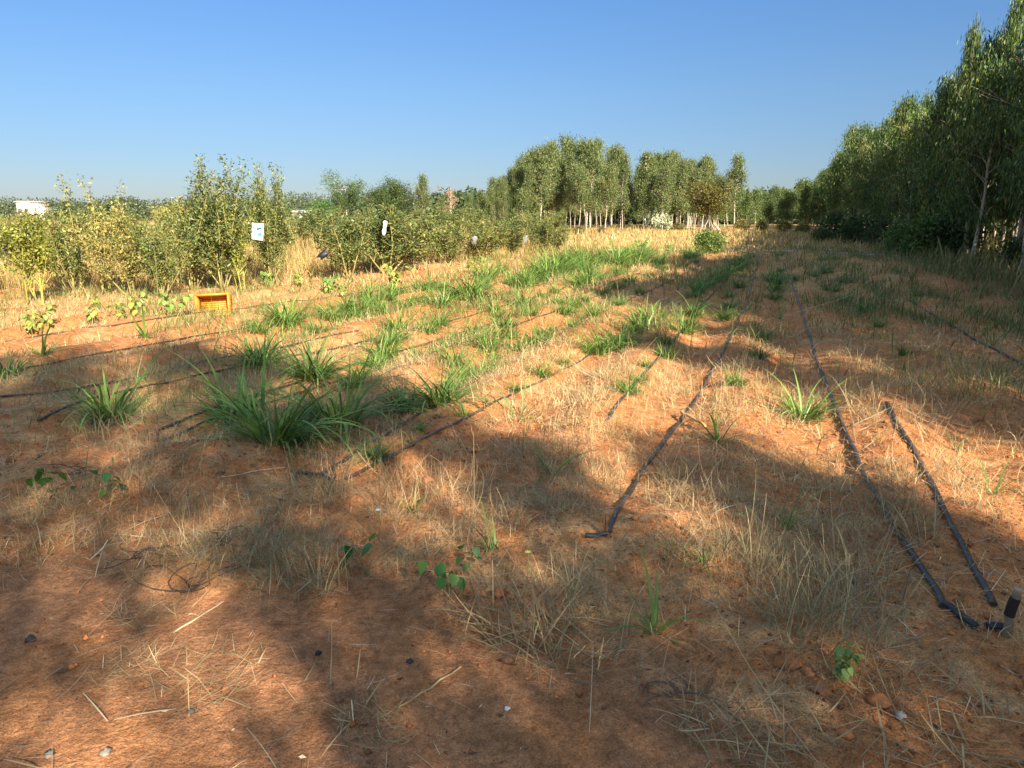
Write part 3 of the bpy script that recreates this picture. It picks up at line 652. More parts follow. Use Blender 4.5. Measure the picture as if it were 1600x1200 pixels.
hose('drip_hose', [(244, 676), (300, 654), (400, 620), (475, 597), (565, 567), (675, 536), (800, 497), (900, 462), (1000, 427)], 'black hose just above the one under the largest clump')
hose('drip_hose', [(60, 660), (140, 625), (225, 606), (350, 580), (470, 555), (570, 535), (700, 505), (830, 466), (950, 427)], 'black hose crossing behind the shaded left grass clumps')
hose('drip_hose', [(-60, 628), (100, 613), (225, 589), (300, 571), (420, 548), (560, 518)], 'thin black hose above the one behind the shaded clumps', .014)
hose('drip_hose', [(-60, 598), (0, 587), (90, 567), (175, 552), (250, 537), (300, 526), (400, 513), (525, 490), (650, 467), (760, 447), (860, 425)], 'long black hose below the orange crate')
hose('drip_hose', [(-60, 545), (0, 536), (90, 522), (160, 515), (300, 490), (350, 484), (400, 480), (480, 469), (560, 459), (650, 447), (720, 434), (800, 418)], 'uppermost left hose touching the orange crate')
hose('drip_hose', [(1472, 952), (1465, 930), (1430, 875), (1395, 820), (1372, 780), (1347, 742), (1335, 707), (1320, 677), (1307, 640), (1280, 575), (1260, 512), (1240, 450), (1225, 410)], 'black hose at the right half hidden by dry grass', .0145, ends=[[(1474, 950), (1492, 962), (1510, 976), (1524, 987)]])
hose('drip_hose', [(1552, 950), (1525, 900), (1500, 845), (1475, 800), (1450, 750), (1425, 700), (1400, 662), (1385, 632)], 'rightmost black hose ending at the grey stake', .0145, ends=[[(1540, 985), (1560, 985), (1578, 990)]])
hose('drip_hose', [(1640, 590), (1600, 572), (1545, 542), (1512, 525), (1470, 500), (1420, 470)], 'shaded hose on the red bank at the right edge', .015)
hose('water_pipe', [(950, 392), (1060, 392), (1150, 393), (1250, 395), (1330, 398), (1400, 402)], 'thin pale pipe lying across the far end of the rows', .028, (.5, .48, .45), z0=.05)['category'] = 'pipe'
# pegs, stake, stick
def rod(name, p0, p1, r0, r1, c, label, cat, group=None, n=8, band=None):
    m_ = MB(); p0 = np.array(p0, float); p1 = np.array(p1, float); t = np.linspace(0, 1, 7)[:, None]
    pts = (p1-p0)*t+rng.normal(0, .0025, (7, 3))*np.linalg.norm(p1-p0)*4
    cc = np.array(c)*np.exp(rng.normal(0, .15, (7, 1)))
    tube(m_, pts, np.linspace(r0, r1, 7)*np.exp(rng.normal(0, .06, 7)), cc, n)
    o = m_.obj(name, M_BARK, smooth=True); o.location = p0; tag(o, label, cat, group)
    if band:
        b = MB(); s = pts[3:6]+np.array((-.0015, -.001, 0)); tube(b, s, np.array((.0185, .0182, .0178)), (.022, .02, .02), 12); b.obj('black_strap', M_HOSE, o, True)
    return o
def up(px, py, hpx, dx=0):
    p = P(px, py); s = mpp(p); return p-np.array((0, 0, .03)), p+np.array((dx*s, 0, hpx*s))
a, b = up(1572, 992, 80, 5); rod('wooden_stake', a, b, 
    .017, .014, (.27, .20, .13), 'grey wooden stake with black strap at the right edge', 'stake', n=12, band=True)
a, b = up(1497, 955, 32, 3); rod('wooden_peg', a, b, .010, .007, (.36, .19, .08), 'small orange brown peg left of the grey stake', 'peg')
a, b = up(947, 838, 36, 0); rod('wooden_peg', a, b, .010, .008, (.22, .12, .07), 'brown peg at the folded end of the straight hose', 'peg')
a, b = up(522, 752, 36, 2); rod('wooden_peg', a, b, .011, .007, (.10, .07, .055), 'dark peg at the near left hose fork', 'peg')
a, b = up(247, 692, 30, 1); rod('wooden_peg', a, b, .009, .008, (.24, .15, .10), 'short peg at the left ends of two hoses', 'peg')
pa, pb = P(1063, 652), P(1100, 672); rod('bamboo_stick', pa+np.array((0, 0, .05)), pb+np.array((0, 0, .035)), .012, .010, (.55, .36, .14), 'yellow bamboo stick lying across the straight hose', 'stick')
pa, pb = P(622, 1106), P(722, 1046); rod('straw_stalk', pa+np.array((0, 0, .006)), pb+np.array((0, 0, .008)), .004, .003, (.42, .30, .16), 'long dry stalk lying across the bare path', 'stalk', n=5)
pa, pb = P(270, 990), P(350, 945); rod('straw_stalk', pa+np.array((0, 0, .006)), pb+np.array((0, 0, .01)), .004, .003, (.42, .33, .2), 'pale forked stalk on the path at the left', 'stalk', n=5)
pa, pb = P(190, 833), P(300, 795); rod('straw_stalk', pa+np.array((0, 0, .008)), pb+np.array((0, 0, .02)), .003, .002, (.42, .35, .24), 'thin pale stalk behind the dark twigs at the left', 'stalk', n=5)
pa, pb = P(340, 752), P(445, 738); rod('straw_stalk', pa+np.array((0, 0, .02)), pb+np.array((0, 0, .03)), .004, .003, (.5, .42, .29), 'pale straw stalk left of the near hose fork', 'stalk', n=5)

# ------------------------------------------------------------------ orange crate
def box(mb, c, sz, colr, M=None):
    c = np.array(c, float); h = np.array(sz, float)/2
    v = np.array([(x, y, z) for x in (-1, 1) for y in (-1, 1) for z in (-1, 1)], float)*h+c
    if M is not None: v = v@np.asarray(M).T
    f = [(0, 1, 3, 2), (4, 6, 7, 5), (0, 4, 5, 1), (2, 3, 7, 6), (0, 2, 6, 4), (1, 5, 7, 3)]
    mb.add(v, f, colr)
pc = P(333, 493); OR = np.array((.70, .25, .028)); cr = empty('orange_crate', pc, R(-8)); tag(cr, 'orange plastic crate lying on its side with its open top facing out', 'crate')
cr.rotation_euler = (R(-14), R(-3), R(6))
W_, H_, D_ = .50, .34, .22; th = .012
m_ = MB()                                                # bottom of the crate = upright back panel, with slots
for k in range(9):
    box(m_, (0, D_-.006, .03+k*(H_-.06)/8), (W_-2*th, th*.8, .022), OR*(.95+.1*(k % 2)))
for k in range(7):
    box(m_, (-W_/2+.05+k*(W_-.1)/6, D_-.001+.006, H_/2), (.03, th*.7, H_-.03), OR*.9)
box(m_, (0, D_+.012, H_/2), (W_-2*th, .006, H_-.01), OR*.85)
m_.obj('base_panel', M_CRATE, cr)
for (nm, c, sz) in (('side_panel', (0, D_/2, th/2), (W_, D_-.02, th)), ('side_panel', (0, D_/2, H_-th/2), (W_, D_-.02, th)), ('end_panel', (-W_/2+th/2, D_/2, H_/2), (th, D_-.022, H_-2*th-.002)), ('end_panel', (W_/2-th/2, D_/2, H_/2), (th, D_-.022, H_-2*th-.002))):
    m_ = MB(); box(m_, c, sz, OR)
    for k in range(3):                                   # ribs on the outside
        t = (k-1)*.3
        if sz[0] > .1: box(m_, (t*W_, D_/2, c[2]+(-1 if c[2] < .1 else 1)*(th/2+.003)), (.02, D_-.05, .007), OR*.92)
        else: box(m_, (c[0]+(-1 if c[0] < 0 else 1)*(th/2+.003), D_/2, H_/2+t*H_), (.007, D_-.05, .02), OR*.92)
    m_.obj(nm, M_CRATE, cr)
m_ = MB()
for (c, sz) in (((0, 0, .004), (W_+.03, .022, .024)), ((0, 0, H_-.004), (W_+.03, .022, .024)), ((-W_/2, 0, H_/2), (.026, .0215, H_-.032)), ((W_/2, 0, H_/2), (.026, .0215, H_-.032))): box(m_, c, sz, OR*1.08)
m_.obj('rim', M_CRATE, cr)

# ------------------------------------------------------------------ bags caught in the shrubs
def bag(name, px, py, depth_px, wpx, hpx, tilt, colr, label, cat, seed, prints=None):
    g = P(px, depth_px); y = g[1]; sc = mpp(g); x = (px-800)*sc; z = CAM_H+(335.5-py)*sc*1.0
    r_ = np.random.default_rng(seed); nu, nv = 9, 11; w_, h_ = wpx*sc, hpx*sc
    U, V = np.meshgrid(np.linspace(-.5, .5, nu), np.linspace(-.5, .5, nv)); sh = (1-(2*np.abs(U))**4)*(1-(2*np.abs(V))**4)
    m_ = MB(); taper = (lambda q: 1.0) if prints else (lambda q: .35+.65*np.sin(math.pi*(.15+.8*(.5-q)))+.25*np.sin(q*9+seed))
    n0 = vnoise(U*8+seed, V*8, 1.7, seed)-.5; n1 = vnoise(U*8, V*8+seed, 1.3, seed+5)-.5
    for sgn in (-1, 1):
        Yv = sgn*(.008+.12*w_*sh)+.10*w_*n0+.05*w_*np.sin(V*5+seed)
        v = np.stack((U*w_*(1+.18*n1)*taper(V), Yv, V*h_*(1+.1*n0)), -1).reshape(-1, 3)
        i = (np.arange(nv-1)[:, None]*nu+np.arange(nu-1)[None]).ravel(); f = np.stack((i, i+1, i+1+nu, i+nu), 1)
        m_.add(v, f if sgn < 0 else f[:, ::-1], colr)
    # sides
    ring = [k for k in range(nu)]+[nu*k+nu-1 for k in range(1, nv)]+[nu*(nv-1)+k for k in range(nu-2, -1, -1)]+[nu*k for k in range(nv-2, 0, -1)]
    va = m_.v[0][ring]; vb = m_.v[1][ring]; n = len(ring); m_.add(np.concatenate((va, vb)), [(k, k+n, (k+1) % n+n, (k+1) % n) for k in range(n)], colr)
    o = m_.obj(name, M_BAG, smooth=True); o.location = (x, y, z); o.rotation_euler = (R(4), R(tilt), R(8)); tag(o, label, cat)
    if prints:
        for (pu, pv, pw, ph, pc_) in prints:
            q = MB(); uu, vv = np.meshgrid(np.linspace(-.5, .5, 6), np.linspace(-.5, .5, 5))
            a_ = pu+uu*pw*np.sqrt(np.maximum(.02, 1-(1.7*np.abs(vv))**2)); b_ = pv+vv*ph+.10*uu*pw
            sh2 = (1-(2*np.abs(a_))**4)*(1-(2*np.abs(b_))**4)
            n02 = vnoise(a_*8+seed, b_*8, 1.7, seed)-.5; n12 = vnoise(a_*8, b_*8+seed, 1.3, seed+5)-.5
            yy = -(.008+.12*w_*sh2)+.10*w_*n02+.05*w_*np.sin(b_*5+seed)-.006
            i = (np.arange(4)[:, None]*6+np.arange(5)[None]).ravel()
            q.add(np.stack((a_*w_*(1+.18*n12), yy, b_*h_*(1+.1*n02)), -1).reshape(-1, 3), np.stack((i, i+1, i+7, i+6), 1), pc_); q.obj('printed_mark', M_BAG, o)
    return o
bag('plastic_bag', 411, 361, 466, 17, 25, 8, (.82, .82, .82), 'white bag with blue print hanging in the orchard shrubs', 'bag', 3, [(.12, .20, .46, .13, (.03, .08, .2)), (.22, -.14, .36, .2, (.05, .42, .5)), (-.32, .24, .12, .12, (.12, .12, .22))])
bag('plastic_bag', 604, 356, 436, 6, 22, 10, (.75, .77, .8), 'narrow white bag hanging in a dark orchard shrub', 'bag', 4)
bag('plastic_bag', 508, 396, 444, 18, 10, -38, (.02, .021, .026), 'crumpled black bag caught low in the shrubs', 'bag', 5)
bag('plastic_bag', 742, 374, 416, 8, 12, 10, (.17, .175, .18), 'grey bag low in the shrubs at the orchard front', 'bag', 6)
bag('plastic_bag', 821, 373, 408, 6, 12, 20, (.2, .2, .21), 'small grey bag at the right end of the orchard', 'bag', 8)
bag('plastic_bag', 28, 390, 480, 16, 13, 30, (.06, .065, .07), 'dark grey bag in the shrub at the far left', 'bag', 9)
# white buildings
def house(px0, px1, top, dist, label, roof, gap=None):
    x0, x1 = (px0-800)/FPX*dist, (px1-800)/FPX*dist; ht = CAM_H+(335.5-top)/FPX*dist; wd = x1-x0
    e = empty('white_house', ((x0+x1)/2, dist, 0)); tag(e, label, 'house'); WH = (.78, .77, .74)
    m_ = MB(); box(m_, (0, 2.5, ht/2-.1), (wd, 5, ht+.2), WH)
    if gap: box(m_, (wd/2+wd*.22, 2.9, ht*.37), (wd*.44, 4, ht*.74), WH)
    m_.obj('wall', M_WALL, e)
    m_ = MB()
    if roof == 'flat':
        box(m_, (0, 2.5, ht+.18), (wd+.5, 5.5, .16), (.7, .69, .66))
        if gap: box(m_, (wd/2+wd*.24, 2.9, ht*.74+.09), (wd*.46, 4.4, .14), (.68, .66, .62))
    else:
        v = np.array([(-wd/2-.3, -.4, ht-.1), (wd/2+.3, -.4, ht-.35), (wd/2+.3, 5.4, ht+.1), (-wd/2-.3, 5.4, ht+.35)]); v2 = v+np.array((0, 0, .1))
        m_.add(np.concatenate((v, v2)), [(3, 2, 1, 0), (4, 5, 6, 7), (0, 1, 5, 4), (1, 2, 6, 5), (2, 3, 7, 6), (3, 0, 4, 7)], (.6, .6, .6))
    m_.obj('roof', M_WALL, e)
    for k in (-1, 1):
        f = MB(); box(f, (k*wd*.25, -.02, ht*.6), (.9, .08, .9), (.55, .55, .53)); fo = f.obj('window', M_WALL, e)
        g = MB(); box(g, (k*wd*.25, -.05, ht*.6), (.72, .08, .72), (.05, .06, .07)); g.obj('pane', M_PLAIN, fo)
    return e
house(48, 68, 318, 140, 'white flat roofed house seen over the shrubs at the far left', 'flat', True)
house(466, 492, 331, 120, 'white shed with a sloping roof left of the feathery tree', 'slope')

# ------------------------------------------------------------------ broadleaf crop plants, weeds
def broad_mesh(seed, Ht, nl, LL, pal, stem=(.22, .25, .07), wide=1.0):
    global rng
    rng = np.random.default_rng(seed); st = MB(); fo = MB(); k = 0
    for s in range(3):
        az = rng.uniform(0, 6.28); b = bend_path((0, 0, -.02), (math.cos(az)*.35*wide, math.sin(az)*.35*wide, 1), Ht*rng.uniform(.7, 1), 5, .1, .1)
        tube(st, b, np.linspace(.010, .004, 6), stem, 5, cap=False)
        for q in range(nl):
            t = rng.uniform(1.2, 5); p = np.array([np.interp(t, np.arange(6), b[:, c]) for c in range(3)])
            a2 = rng.uniform(0, 6.28); pet = p+np.array((math.cos(a2), math.sin(a2), .5))*LL*.7
            tube(st, [p, (p+pet)/2+np.array((0, 0, .01)), pet], .0055, stem, 3, cap=False)
            cc = pick(pal, 1, None, .15)[0]; d = np.array((math.cos(a2), math.sin(a2), -1.0+rng.normal(0, .5))); d /= np.linalg.norm(d)
            sd = np.array((-math.sin(a2), math.cos(a2), rng.normal(0, .15))); nn = np.cross(sd, d); L = LL*rng.uniform(.7, 1.25)
            prof_ = ((0, .28), (.12, .46), (.32, .5), (.55, .40), (.8, .18), (1, .01)); v = []
            for (tt, ww) in prof_: 
                cen = pet+d*L*tt-np.array((0, 0, 1))*L*.25*tt*tt
                v += [cen-sd*L*ww-nn*L*.12*ww*-1, cen, cen+sd*L*ww+nn*L*.12*ww]
            f = [];
            for r in range(5):
                o = r*3; f += [(o, o+1, o+4, o+3), (o+1, o+2, o+5, o+4)]
            fo.add(v, f, cc)
    return st.mesh('crop_stems', M_STEM), fo.mesh('crop_leaves', M_GRASS)
YL = [(.27, .31, .06), (.18, .26, .05), (.36, .33, .06), (.22, .29, .08)]; GL = [(.12, .24, .05), (.18, .3, .06), (.25, .34, .08)]
b_yel = [broad_mesh(700+k, 1.0, 11, .17, YL) for k in range(3)]; b_gre = [broad_mesh(710+k, 1.0, 17, .15, GL, wide=1.6) for k in range(3)]
b_dk = [broad_mesh(720+k, 1.0, 2+k % 2, .27, [(.035, .12, .025), (.05, .15, .03), (.09, .2, .03)], (.12, .16, .06), 1.5) for k in range(3)]
rng = np.random.default_rng(23)
for (px, py, h, ms, lab) in ((48, 525, 40, b_yel[0], 'yellowing broadleaf plant at the far left below the bare soil'), (75, 512, 42, b_yel[1], 'drooping yellow leaved plant right of the far left one'), (140, 508, 36, b_yel[2], 'plant with one large pale yellow leaf left of the crate'), (190, 500, 34, b_yel[0], 'small lime green plant between the pale leaf plant and the crate'),
   (222, 496, 40, b_yel[1], 'tall thin lime plant left of the crate'), (150, 480, 24, b_yel[2], 'little lime plant near the bare red soil'), (264, 494, 46, b_gre[0], 'bushy pale green plant just left of the orange crate'), (424, 452, 32, b_gre[1], 'bright lime plant below the white printed bag'), (468, 448, 26, b_yel[0], 'small lime plant right of the one below the bag'),
   (512, 460, 36, b_gre[2], 'bright lime plant below the black bag'), (538, 466, 26, b_yel[2], 'plant with a yellow leaf right of the black bag'), (548, 425, 30, b_gre[0], 'lime plant among straw under the orchard edge'), (615, 450, 40, b_yel[1], 'lime plant under the narrow white bag'), (740, 430, 36, b_yel[0], 'thin lime plant in front of the grey bag'), (1003, 397, 26, b_gre[1], 'leafy green plant at the back of the field by the pale pipe'), (1045, 396, 18, b_gre[2], 'small leafy plant beside the round bush')):
    p = P(px, py); plant_tree('broadleaf_plant', ms, p, rng.uniform(0, 6.28), h*mpp(p)*1.1, lab, 'plant', 'broadleaf crop plants along the orchard edge', ('stems', 'leaves'))
for (px, py, h, ms, lab) in ((60, 792, 70, b_dk[2], 'dark green lobed weed in shade at the left edge'), (100, 790, 34, b_dk[2], 'small dark weed right beside the left edge weed'), (168, 778, 56, b_dk[1], 'light green curled weed right of the dark left weed'), (575, 900, 70, b_dk[2], 'weed with one large heart shaped leaf by a dark stem'), (703, 928, 74, b_dk[2], 'weed with glossy heart shaped leaves on the path edge'), (728, 890, 52, b_dk[1], 'bright heart leafed weed behind the glossy one'), (1305, 1066, 80, b_gre[1], 'pale leafy weed among clods at the lower right')):
    p = P(px, py); plant_tree('leafy_weed', ms, p, rng.uniform(0, 6.28), h*mpp(p), lab, 'weed', 'leafy weeds in the foreground', ('stems', 'leaves'))
def flower(px, py, hpx, colr, r_, label):
    p = P(px, py); s = mpp(p); m_ = MB(); e = empty('wild_flower', p); tag(e, label, 'flower')
    tube(m_, [(0, 0, -.01), (.006, 0, hpx*s*.5), (.002, .004, hpx*s)], .0025, (.25, .27, .08), 5); m_.obj('stem', M_STEM, e)
    f = MB()
    for k in range(8):
        a_ = k*math.pi/4; d = np.array((math.cos(a_), math.sin(a_), .35)); sd = np.array((-math.sin(a_), math.cos(a_), 0)); c0 = np.array((.002, .004, hpx*s))
        f.add([c0, c0+d*r_*.6-sd*r_*.3, c0+d*r_, c0+d*r_*.6+sd*r_*.3], [(0, 1, 2, 3)], colr)
    f.obj('petals', M_GRASS, e)
flower(824, 905, 44, (.75, .72, .16), .017, 'yellow flower head on a thin stem in the foreground')
flower(592, 845, 50, (.8, .78, .72), .016, 'small white flower on a dark stem below the hose fork')

# ------------------------------------------------------------------ dry tufts and twigs
def tuft_mesh(seed, nb, L, rad, wid, pal, lean=(.2, 1.2), curl=(.1, .9)):
    global rng
    rng = np.random.default_rng(seed); a = MB(); az = rng.uniform(0, 6.28, nb); rr = rad*np.sqrt(rng.uniform(0, 1, nb)); ba = rng.uniform(0, 6.28, nb)
    base = np.stack((rr*np.cos(ba), rr*np.sin(ba), np.full(nb, -.005)), 1)
    blades(a, base, az, rng.uniform(*lean, nb), rng.uniform(*curl, nb), L*rng.uniform(.35, 1.2, nb), wid*np.exp(rng.normal(0, .3, nb)), pick(pal, nb, None, .2), 5, 0, .25, zmin=.004, twist=.9)
    return a.mesh('dry_tuft', M_DRY)
PD = [(.40, .29, .14), (.32, .23, .12), (.48, .36, .19), (.26, .19, .11)]; PDG = [(.25, .22, .12), (.20, .19, .10), (.33, .27, .16)]
t_str = [tuft_mesh(740+k, 120, .28, .17, .0045, PD, (.2, 1.5), (-.3, 1.0)) for k in range(3)]; t_grey = [tuft_mesh(750+k, 150, .24, .15, .003, PDG, (.1, 1.45), (-.3, 1.1)) for k in range(3)]
t_flat = [tuft_mesh(760+k, 150, .2, .24, .005, PD, (.9, 1.55), (-.4, .6)) for k in range(3)]
rng = np.random.default_rng(29)
for (px, py, sc, ms, lab) in ((470, 905, 1.1, t_grey[0], 'grey dry grass tuft at the path edge left of centre'), (415, 880, 1.0, t_grey[1], 'soft grey dry tuft left of the path edge tuft'), (520, 905, .9, t_str[0], 'straw tuft right of the grey path edge tuft'), (640, 880, .9, t_grey[2], 'grey dry tuft between the two heart leaf weeds'),
   (830, 985, 1.2, t_str[1], 'big sunlit straw tuft sprawling at the path edge'), (775, 945, 1.0, t_flat[0], 'flattened straw heap beside the glossy heart leaf weed'), (880, 1000, 1.0, t_flat[1], 'flat straw heap right of the big sunlit tuft'), (905, 950, 1.0, t_grey[0], 'grey wispy tuft above the flat straw heap'),
   (1300, 985, 1.35, t_grey[1], 'large grey wiry grass tuft at the lower right'), (1340, 930, 1.15, t_str[2], 'pale upright tuft above the large wiry one'), (1240, 960, 1.0, t_grey[2], 'grey tuft left of the large wiry one'), (1480, 1140, 1.0, t_flat[2], 'flattened dry tuft at the bottom right corner'), (1235, 1155, .95, t_flat[0], 'grey flattened tuft on the path at the lower right'), (1160, 1130, .9, t_flat[1], 'sprawling grey tuft left of the lower right flattened one'),
   (320, 1065, .75, t_flat[2], 'isolated flat dry tuft on the path at the left'), (205, 1045, .5, t_flat[0], 'small dark dry tuft on the path left of the isolated one'), (240, 955, .6, t_flat[1], 'small grey dry bundle on the path edge at the left'), (590, 1130, .55, t_flat[1], 'small dark tuft at the bottom of the path'), (1070, 870, .9, t_grey[0], 'grey tuft right of the straight hose end'), (1170, 880, 1.0, t_grey[1], 'wide grey tuft at the near centre right'),
   (1420, 830, .9, t_str[0], 'straw tuft between the two right hoses'), (1385, 800, .9, t_grey[2], 'grey tuft over the half hidden right hose'), (870, 800, .9, t_grey[0], 'fine grey tuft left of the straight hose'), (300, 800, .9, t_grey[1], 'grey tuft by the dark twigs at the left'), (515, 780, .7, t_str[1], 'small straw tuft just below the hose fork')):
    p = P(px, py); o = mkobj('dry_tuft', ms); o.location = tuple(p); o.rotation_euler = (0, 0, rng.uniform(0, 6.28)); o.scale = (sc, sc, sc*rng.uniform(.85, 1.1)); tag(o, lab, 'dry tuft', 'dry grass tufts of the foreground')
def twig(px, py, L, seed, label, colr=(.09, .065, .05)):
    global rng
    rng = np.random.default_rng(seed); m_ = MB(); p = P(px, py)
    for k in range(7):
        az = rng.uniform(0, 6.28); b = [np.array((0, 0, .02))]; d = np.array((math.cos(az), math.sin(az), .3)); turn = rng.normal(0, .5)
        for q in range(8):
            a_ = turn; d = np.array((d[0]*math.cos(a_)-d[1]*math.sin(a_), d[0]*math.sin(a_)+d[1]*math.cos(a_), d[2]*.7+rng.normal(0, .12))); b.append(b[-1]+d*L/10)
            b[-1][2] = max(b[-1][2], .006+float(H(p[0]+b[-1][0], p[1]+b[-1][1])-p[2]))
        tube(m_, b, np.linspace(.0032, .0016, 9), colr, 4, cap=False)
    o = m_.obj('fallen_twig', M_BARK, smooth=True); o.location = tuple(p); tag(o, label, 'twig', 'fallen dark twigs')
twig(245, 862, .32, 1, 'looped dark twig on the path edge at the left'); twig(300, 930, .42, 2, 'long curved dark twig on the path at the left'); twig(345, 850, .3, 3, 'tangled dark twig above the long curved one'); twig(1060, 1090, .22, 4, 'looped dark twig on the path right of centre', (.13, .1, .08)); twig(120, 740, .3, 6, 'upright dark dead stems at the left')

# ------------------------------------------------------------------ clods and stones
def lump(mb, c, r, colr, seed, sq=.75):
    r_ = np.random.default_rng(seed); n, m = 9, 6; v = []
    for i_ in range(m):
        ph = -math.pi/2+math.pi*(i_+.5)/m
        for j in range(n): v.append((math.cos(ph)*math.cos(6.283*j/n), math.cos(ph)*math.sin(6.283*j/n), math.sin(ph)*sq))
    v = np.array(v)*r*(1+.30*r_.normal(0, 1, (len(v), 1)).clip(-1.5, 1.5)*.8)+np.array(c)
    f = [(i_*n+j, i_*n+(j+1) % n, (i_+1)*n+(j+1) % n, (i_+1)*n+j) for i_ in range(m-1) for j in range(n)]
    mb.add(v, f, colr); mb.add(np.concatenate((v[:n], v[:n].mean(0)[None], v[-n:], v[-n:].mean(0)[None])), [((j+1) % n, j, n) for j in range(n)]+[(n+1+j, n+1+(j+1) % n, 2*n+1) for j in range(n)], colr)
for k, (px, py, r, lab) in enumerate(((1232, 1040, .05, 'largest red soil clod at the lower right'), (1262, 1052, .03, 'small red clod right of the largest one'), (1375, 1098, .045, 'red clod at the right end of the leafy weed'), (1285, 1080, .05, 'broad red clod below the leafy weed'), (1320, 1150, .03, 'rounded orange clod on the lower right path'))):
    m_ = MB(); p = P(px, py); r *= .7; [lump(m_, (r*q*.5*(-1)**q, r*.3*q, r*.2), r*(1-.22*q), np.array((.46, .19, .075))*(1-.1*q), 40+k+7*q, .7) for q in range(3)]; o = m_.obj('soil_clod', M_CLOD, smooth=False); o.location = tuple(p); tag(o, lab, 'clod', 'red soil clods')
for k, (px, py, r, cc, lab) in enumerate(((298, 1112, .012, (.10, .085, .075), 'flat dark stone on the left of the path'), (497, 1022, .013, (.03, .028, .03), 'small black charcoal bit in the middle of the path'), (640, 1035, .013, (.05, .04, .04), 'dark pebble beside a sun streak on the path'), (792, 1108, .009, (.7, .68, .66), 'tiny white chip on the path'), (165, 1178, .016, (.2, .175, .15), 'grey stone at the bottom of the path on the left'), (78, 1180, .014, (.15, .13, .115), 'dark grey stone in the bottom left corner'), (1408, 1120, .018, (.5, .42, .34), 'pale stone in the lower right'), (48, 1000, .02, (.05, .042, .04), 'black ash lump at the left of the path'))):
    m_ = MB(); p = P(px, py); lump(m_, (0, 0, r*.3), r, cc, 60+k, .6); o = m_.obj('loose_stone', M_PLAIN); o.location = tuple(p); tag(o, lab, 'stone', 'loose stones and bits on the path')

# ------------------------------------------------------------------ stuff: dry grass, straw litter, weeds, clods
rng = np.random.default_rng(41)
def scatter(y0, y1, dens, margin=1.2, keepf=None):
    xm = .74*y1+margin; n = int((y1-y0)*2*xm*dens); x = rng.uniform(-xm, xm, n); y = rng.uniform(y0, y1, n)
    k = np.abs(x) < .74*y+margin; x, y = x[k], y[k]
    if keepf is not None:
        q = rng.uniform(0, 1, len(x)) < keepf(x, y); x, y = x[q], y[q]
    return x, y, H(x, y)
def dens_dry(x, y):
    f = field_mask(x, y); n = .35*fbm(x, y, 1.6, 50)+.35*fbm(x, y, .6, 51)+.3*fbm(x, y, .18, 53)
    s, l = sl_of(x, y)
    d = sstep(.44, .64, n)**1.2
    for (c, r, hh) in MOUNDS: d = d*(1-.8*np.exp(-((x-c[0])**2+(y-c[1])**2)/(.8*r*r)))
    return f*(.06+.94*d)*(.5+.5*sstep(.0, .5, f))*np.where(clear(x, y), 1, .3)*(1-.5*sstep(1., 2.5, l)*sstep(6.5, 8.5, s))
PDRY = [(.46, .325, .15), (.54, .405, .205), (.38, .255, .115), (.60, .47, .28), (.28, .2, .105), (.27, .26, .09)]
mb = MB()
for (y0, y1, dn, L0, W0, sg) in ((2.0, 4.5, 5600, .062, .0023, 3), (4.5, 8, 3200, .068, .0033, 3), (8, 15, 1250, .082, .0062, 2), (15, 32, 380, .12, .012, 2), (32, 50, 90, .2, .025, 2)):
    x, y, z = scatter(y0, y1, dn, 1.0, dens_dry); n = len(x)
    flatten = rng.uniform(0, 1, n) < .6
    lean = np.where(flatten, rng.uniform(1.1, 1.55, n), np.abs(rng.normal(.45, .35, n))); curl = np.where(flatten, rng.normal(0, .35, n), rng.uniform(-.2, 1.5, n))
    b = np.stack((x, y, z+.003+np.where(flatten, rng.uniform(0, .02, n), 0)), 1)
    cp_ = pick(PDRY, n, (4, 4, 3, 2, 2, 1.3), .2)*(.8+.4*fbm(x, y, 1.1, 57))[:, None]
    blades(mb, b, rng.uniform(0, 6.28, n), lean, curl, L0*np.exp(rng.normal(0, .45, n)), W0*np.exp(rng.normal(0, .25, n)), cp_, sg, 0, .35, twist=.8)
for (y0, y1, dn, L0, W0) in ((2.0, 4.2, 1500, .15, .0021), (4.2, 7.5, 620, .15, .0031)):
    x, y, z = scatter(y0, y1, dn, .8, lambda x, y: field_mask(x, y)*sstep(.48, .6, .6*fbm(x, y, .55, 151)+.4*fbm(x, y, .2, 153))*np.where(clear(x, y), 1, .35)); n = len(x)
    blades(mb, np.stack((x, y, z+rng.uniform(0, .03, n)), 1), rng.uniform(0, 6.28, n), rng.uniform(.2, 1.6, n), rng.normal(.2, 1.1, n), L0*np.exp(rng.normal(0, .45, n)), W0*np.exp(rng.normal(0, .25, n)), pick([(.36, .27, .15), (.28, .215, .125), (.46, .36, .2), (.2, .15, .09)], n, (3, 3, 2, 2), .2), 5, 0, .4, twist=.9)
tag(mb.obj('dry_grass', M_DRY), 'dry straw coloured grass covering the beds of the field', 'dry grass', kind='stuff')
mb = MB()       # loose straw and leaf litter
for (y0, y1, dn, L0, W0) in ((1.6, 5, 380, .10, .0030), (5, 10, 90, .16, .0055)):
    x, y, z = scatter(y0, y1, dn, .8, lambda x, y: .18+.82*field_mask(x, y)*sstep(.35, .6, fbm(x, y, .5, 61))); n = len(x)
    blades(mb, np.stack((x, y, z+rng.uniform(.004, .03, n)), 1), rng.uniform(0, 6.28, n), rng.uniform(1.25, 1.65, n), rng.normal(0, .3, n), L0*np.exp(rng.normal(0, .55, n)), W0*np.exp(rng.normal(0, .3, n)), pick([(.46, .35, .2), (.36, .27, .16), (.55, .45, .3), (.22, .16, .1)], n, None, .2), 4, 0, .5, twist=1)
x, y, z = scatter(1.6, 4.4, 420, .5, lambda x, y: .3+.7*field_mask(x, y)); n = len(x)
d = rng.normal(0, 1, (n, 3)); d[:, 2] *= .12
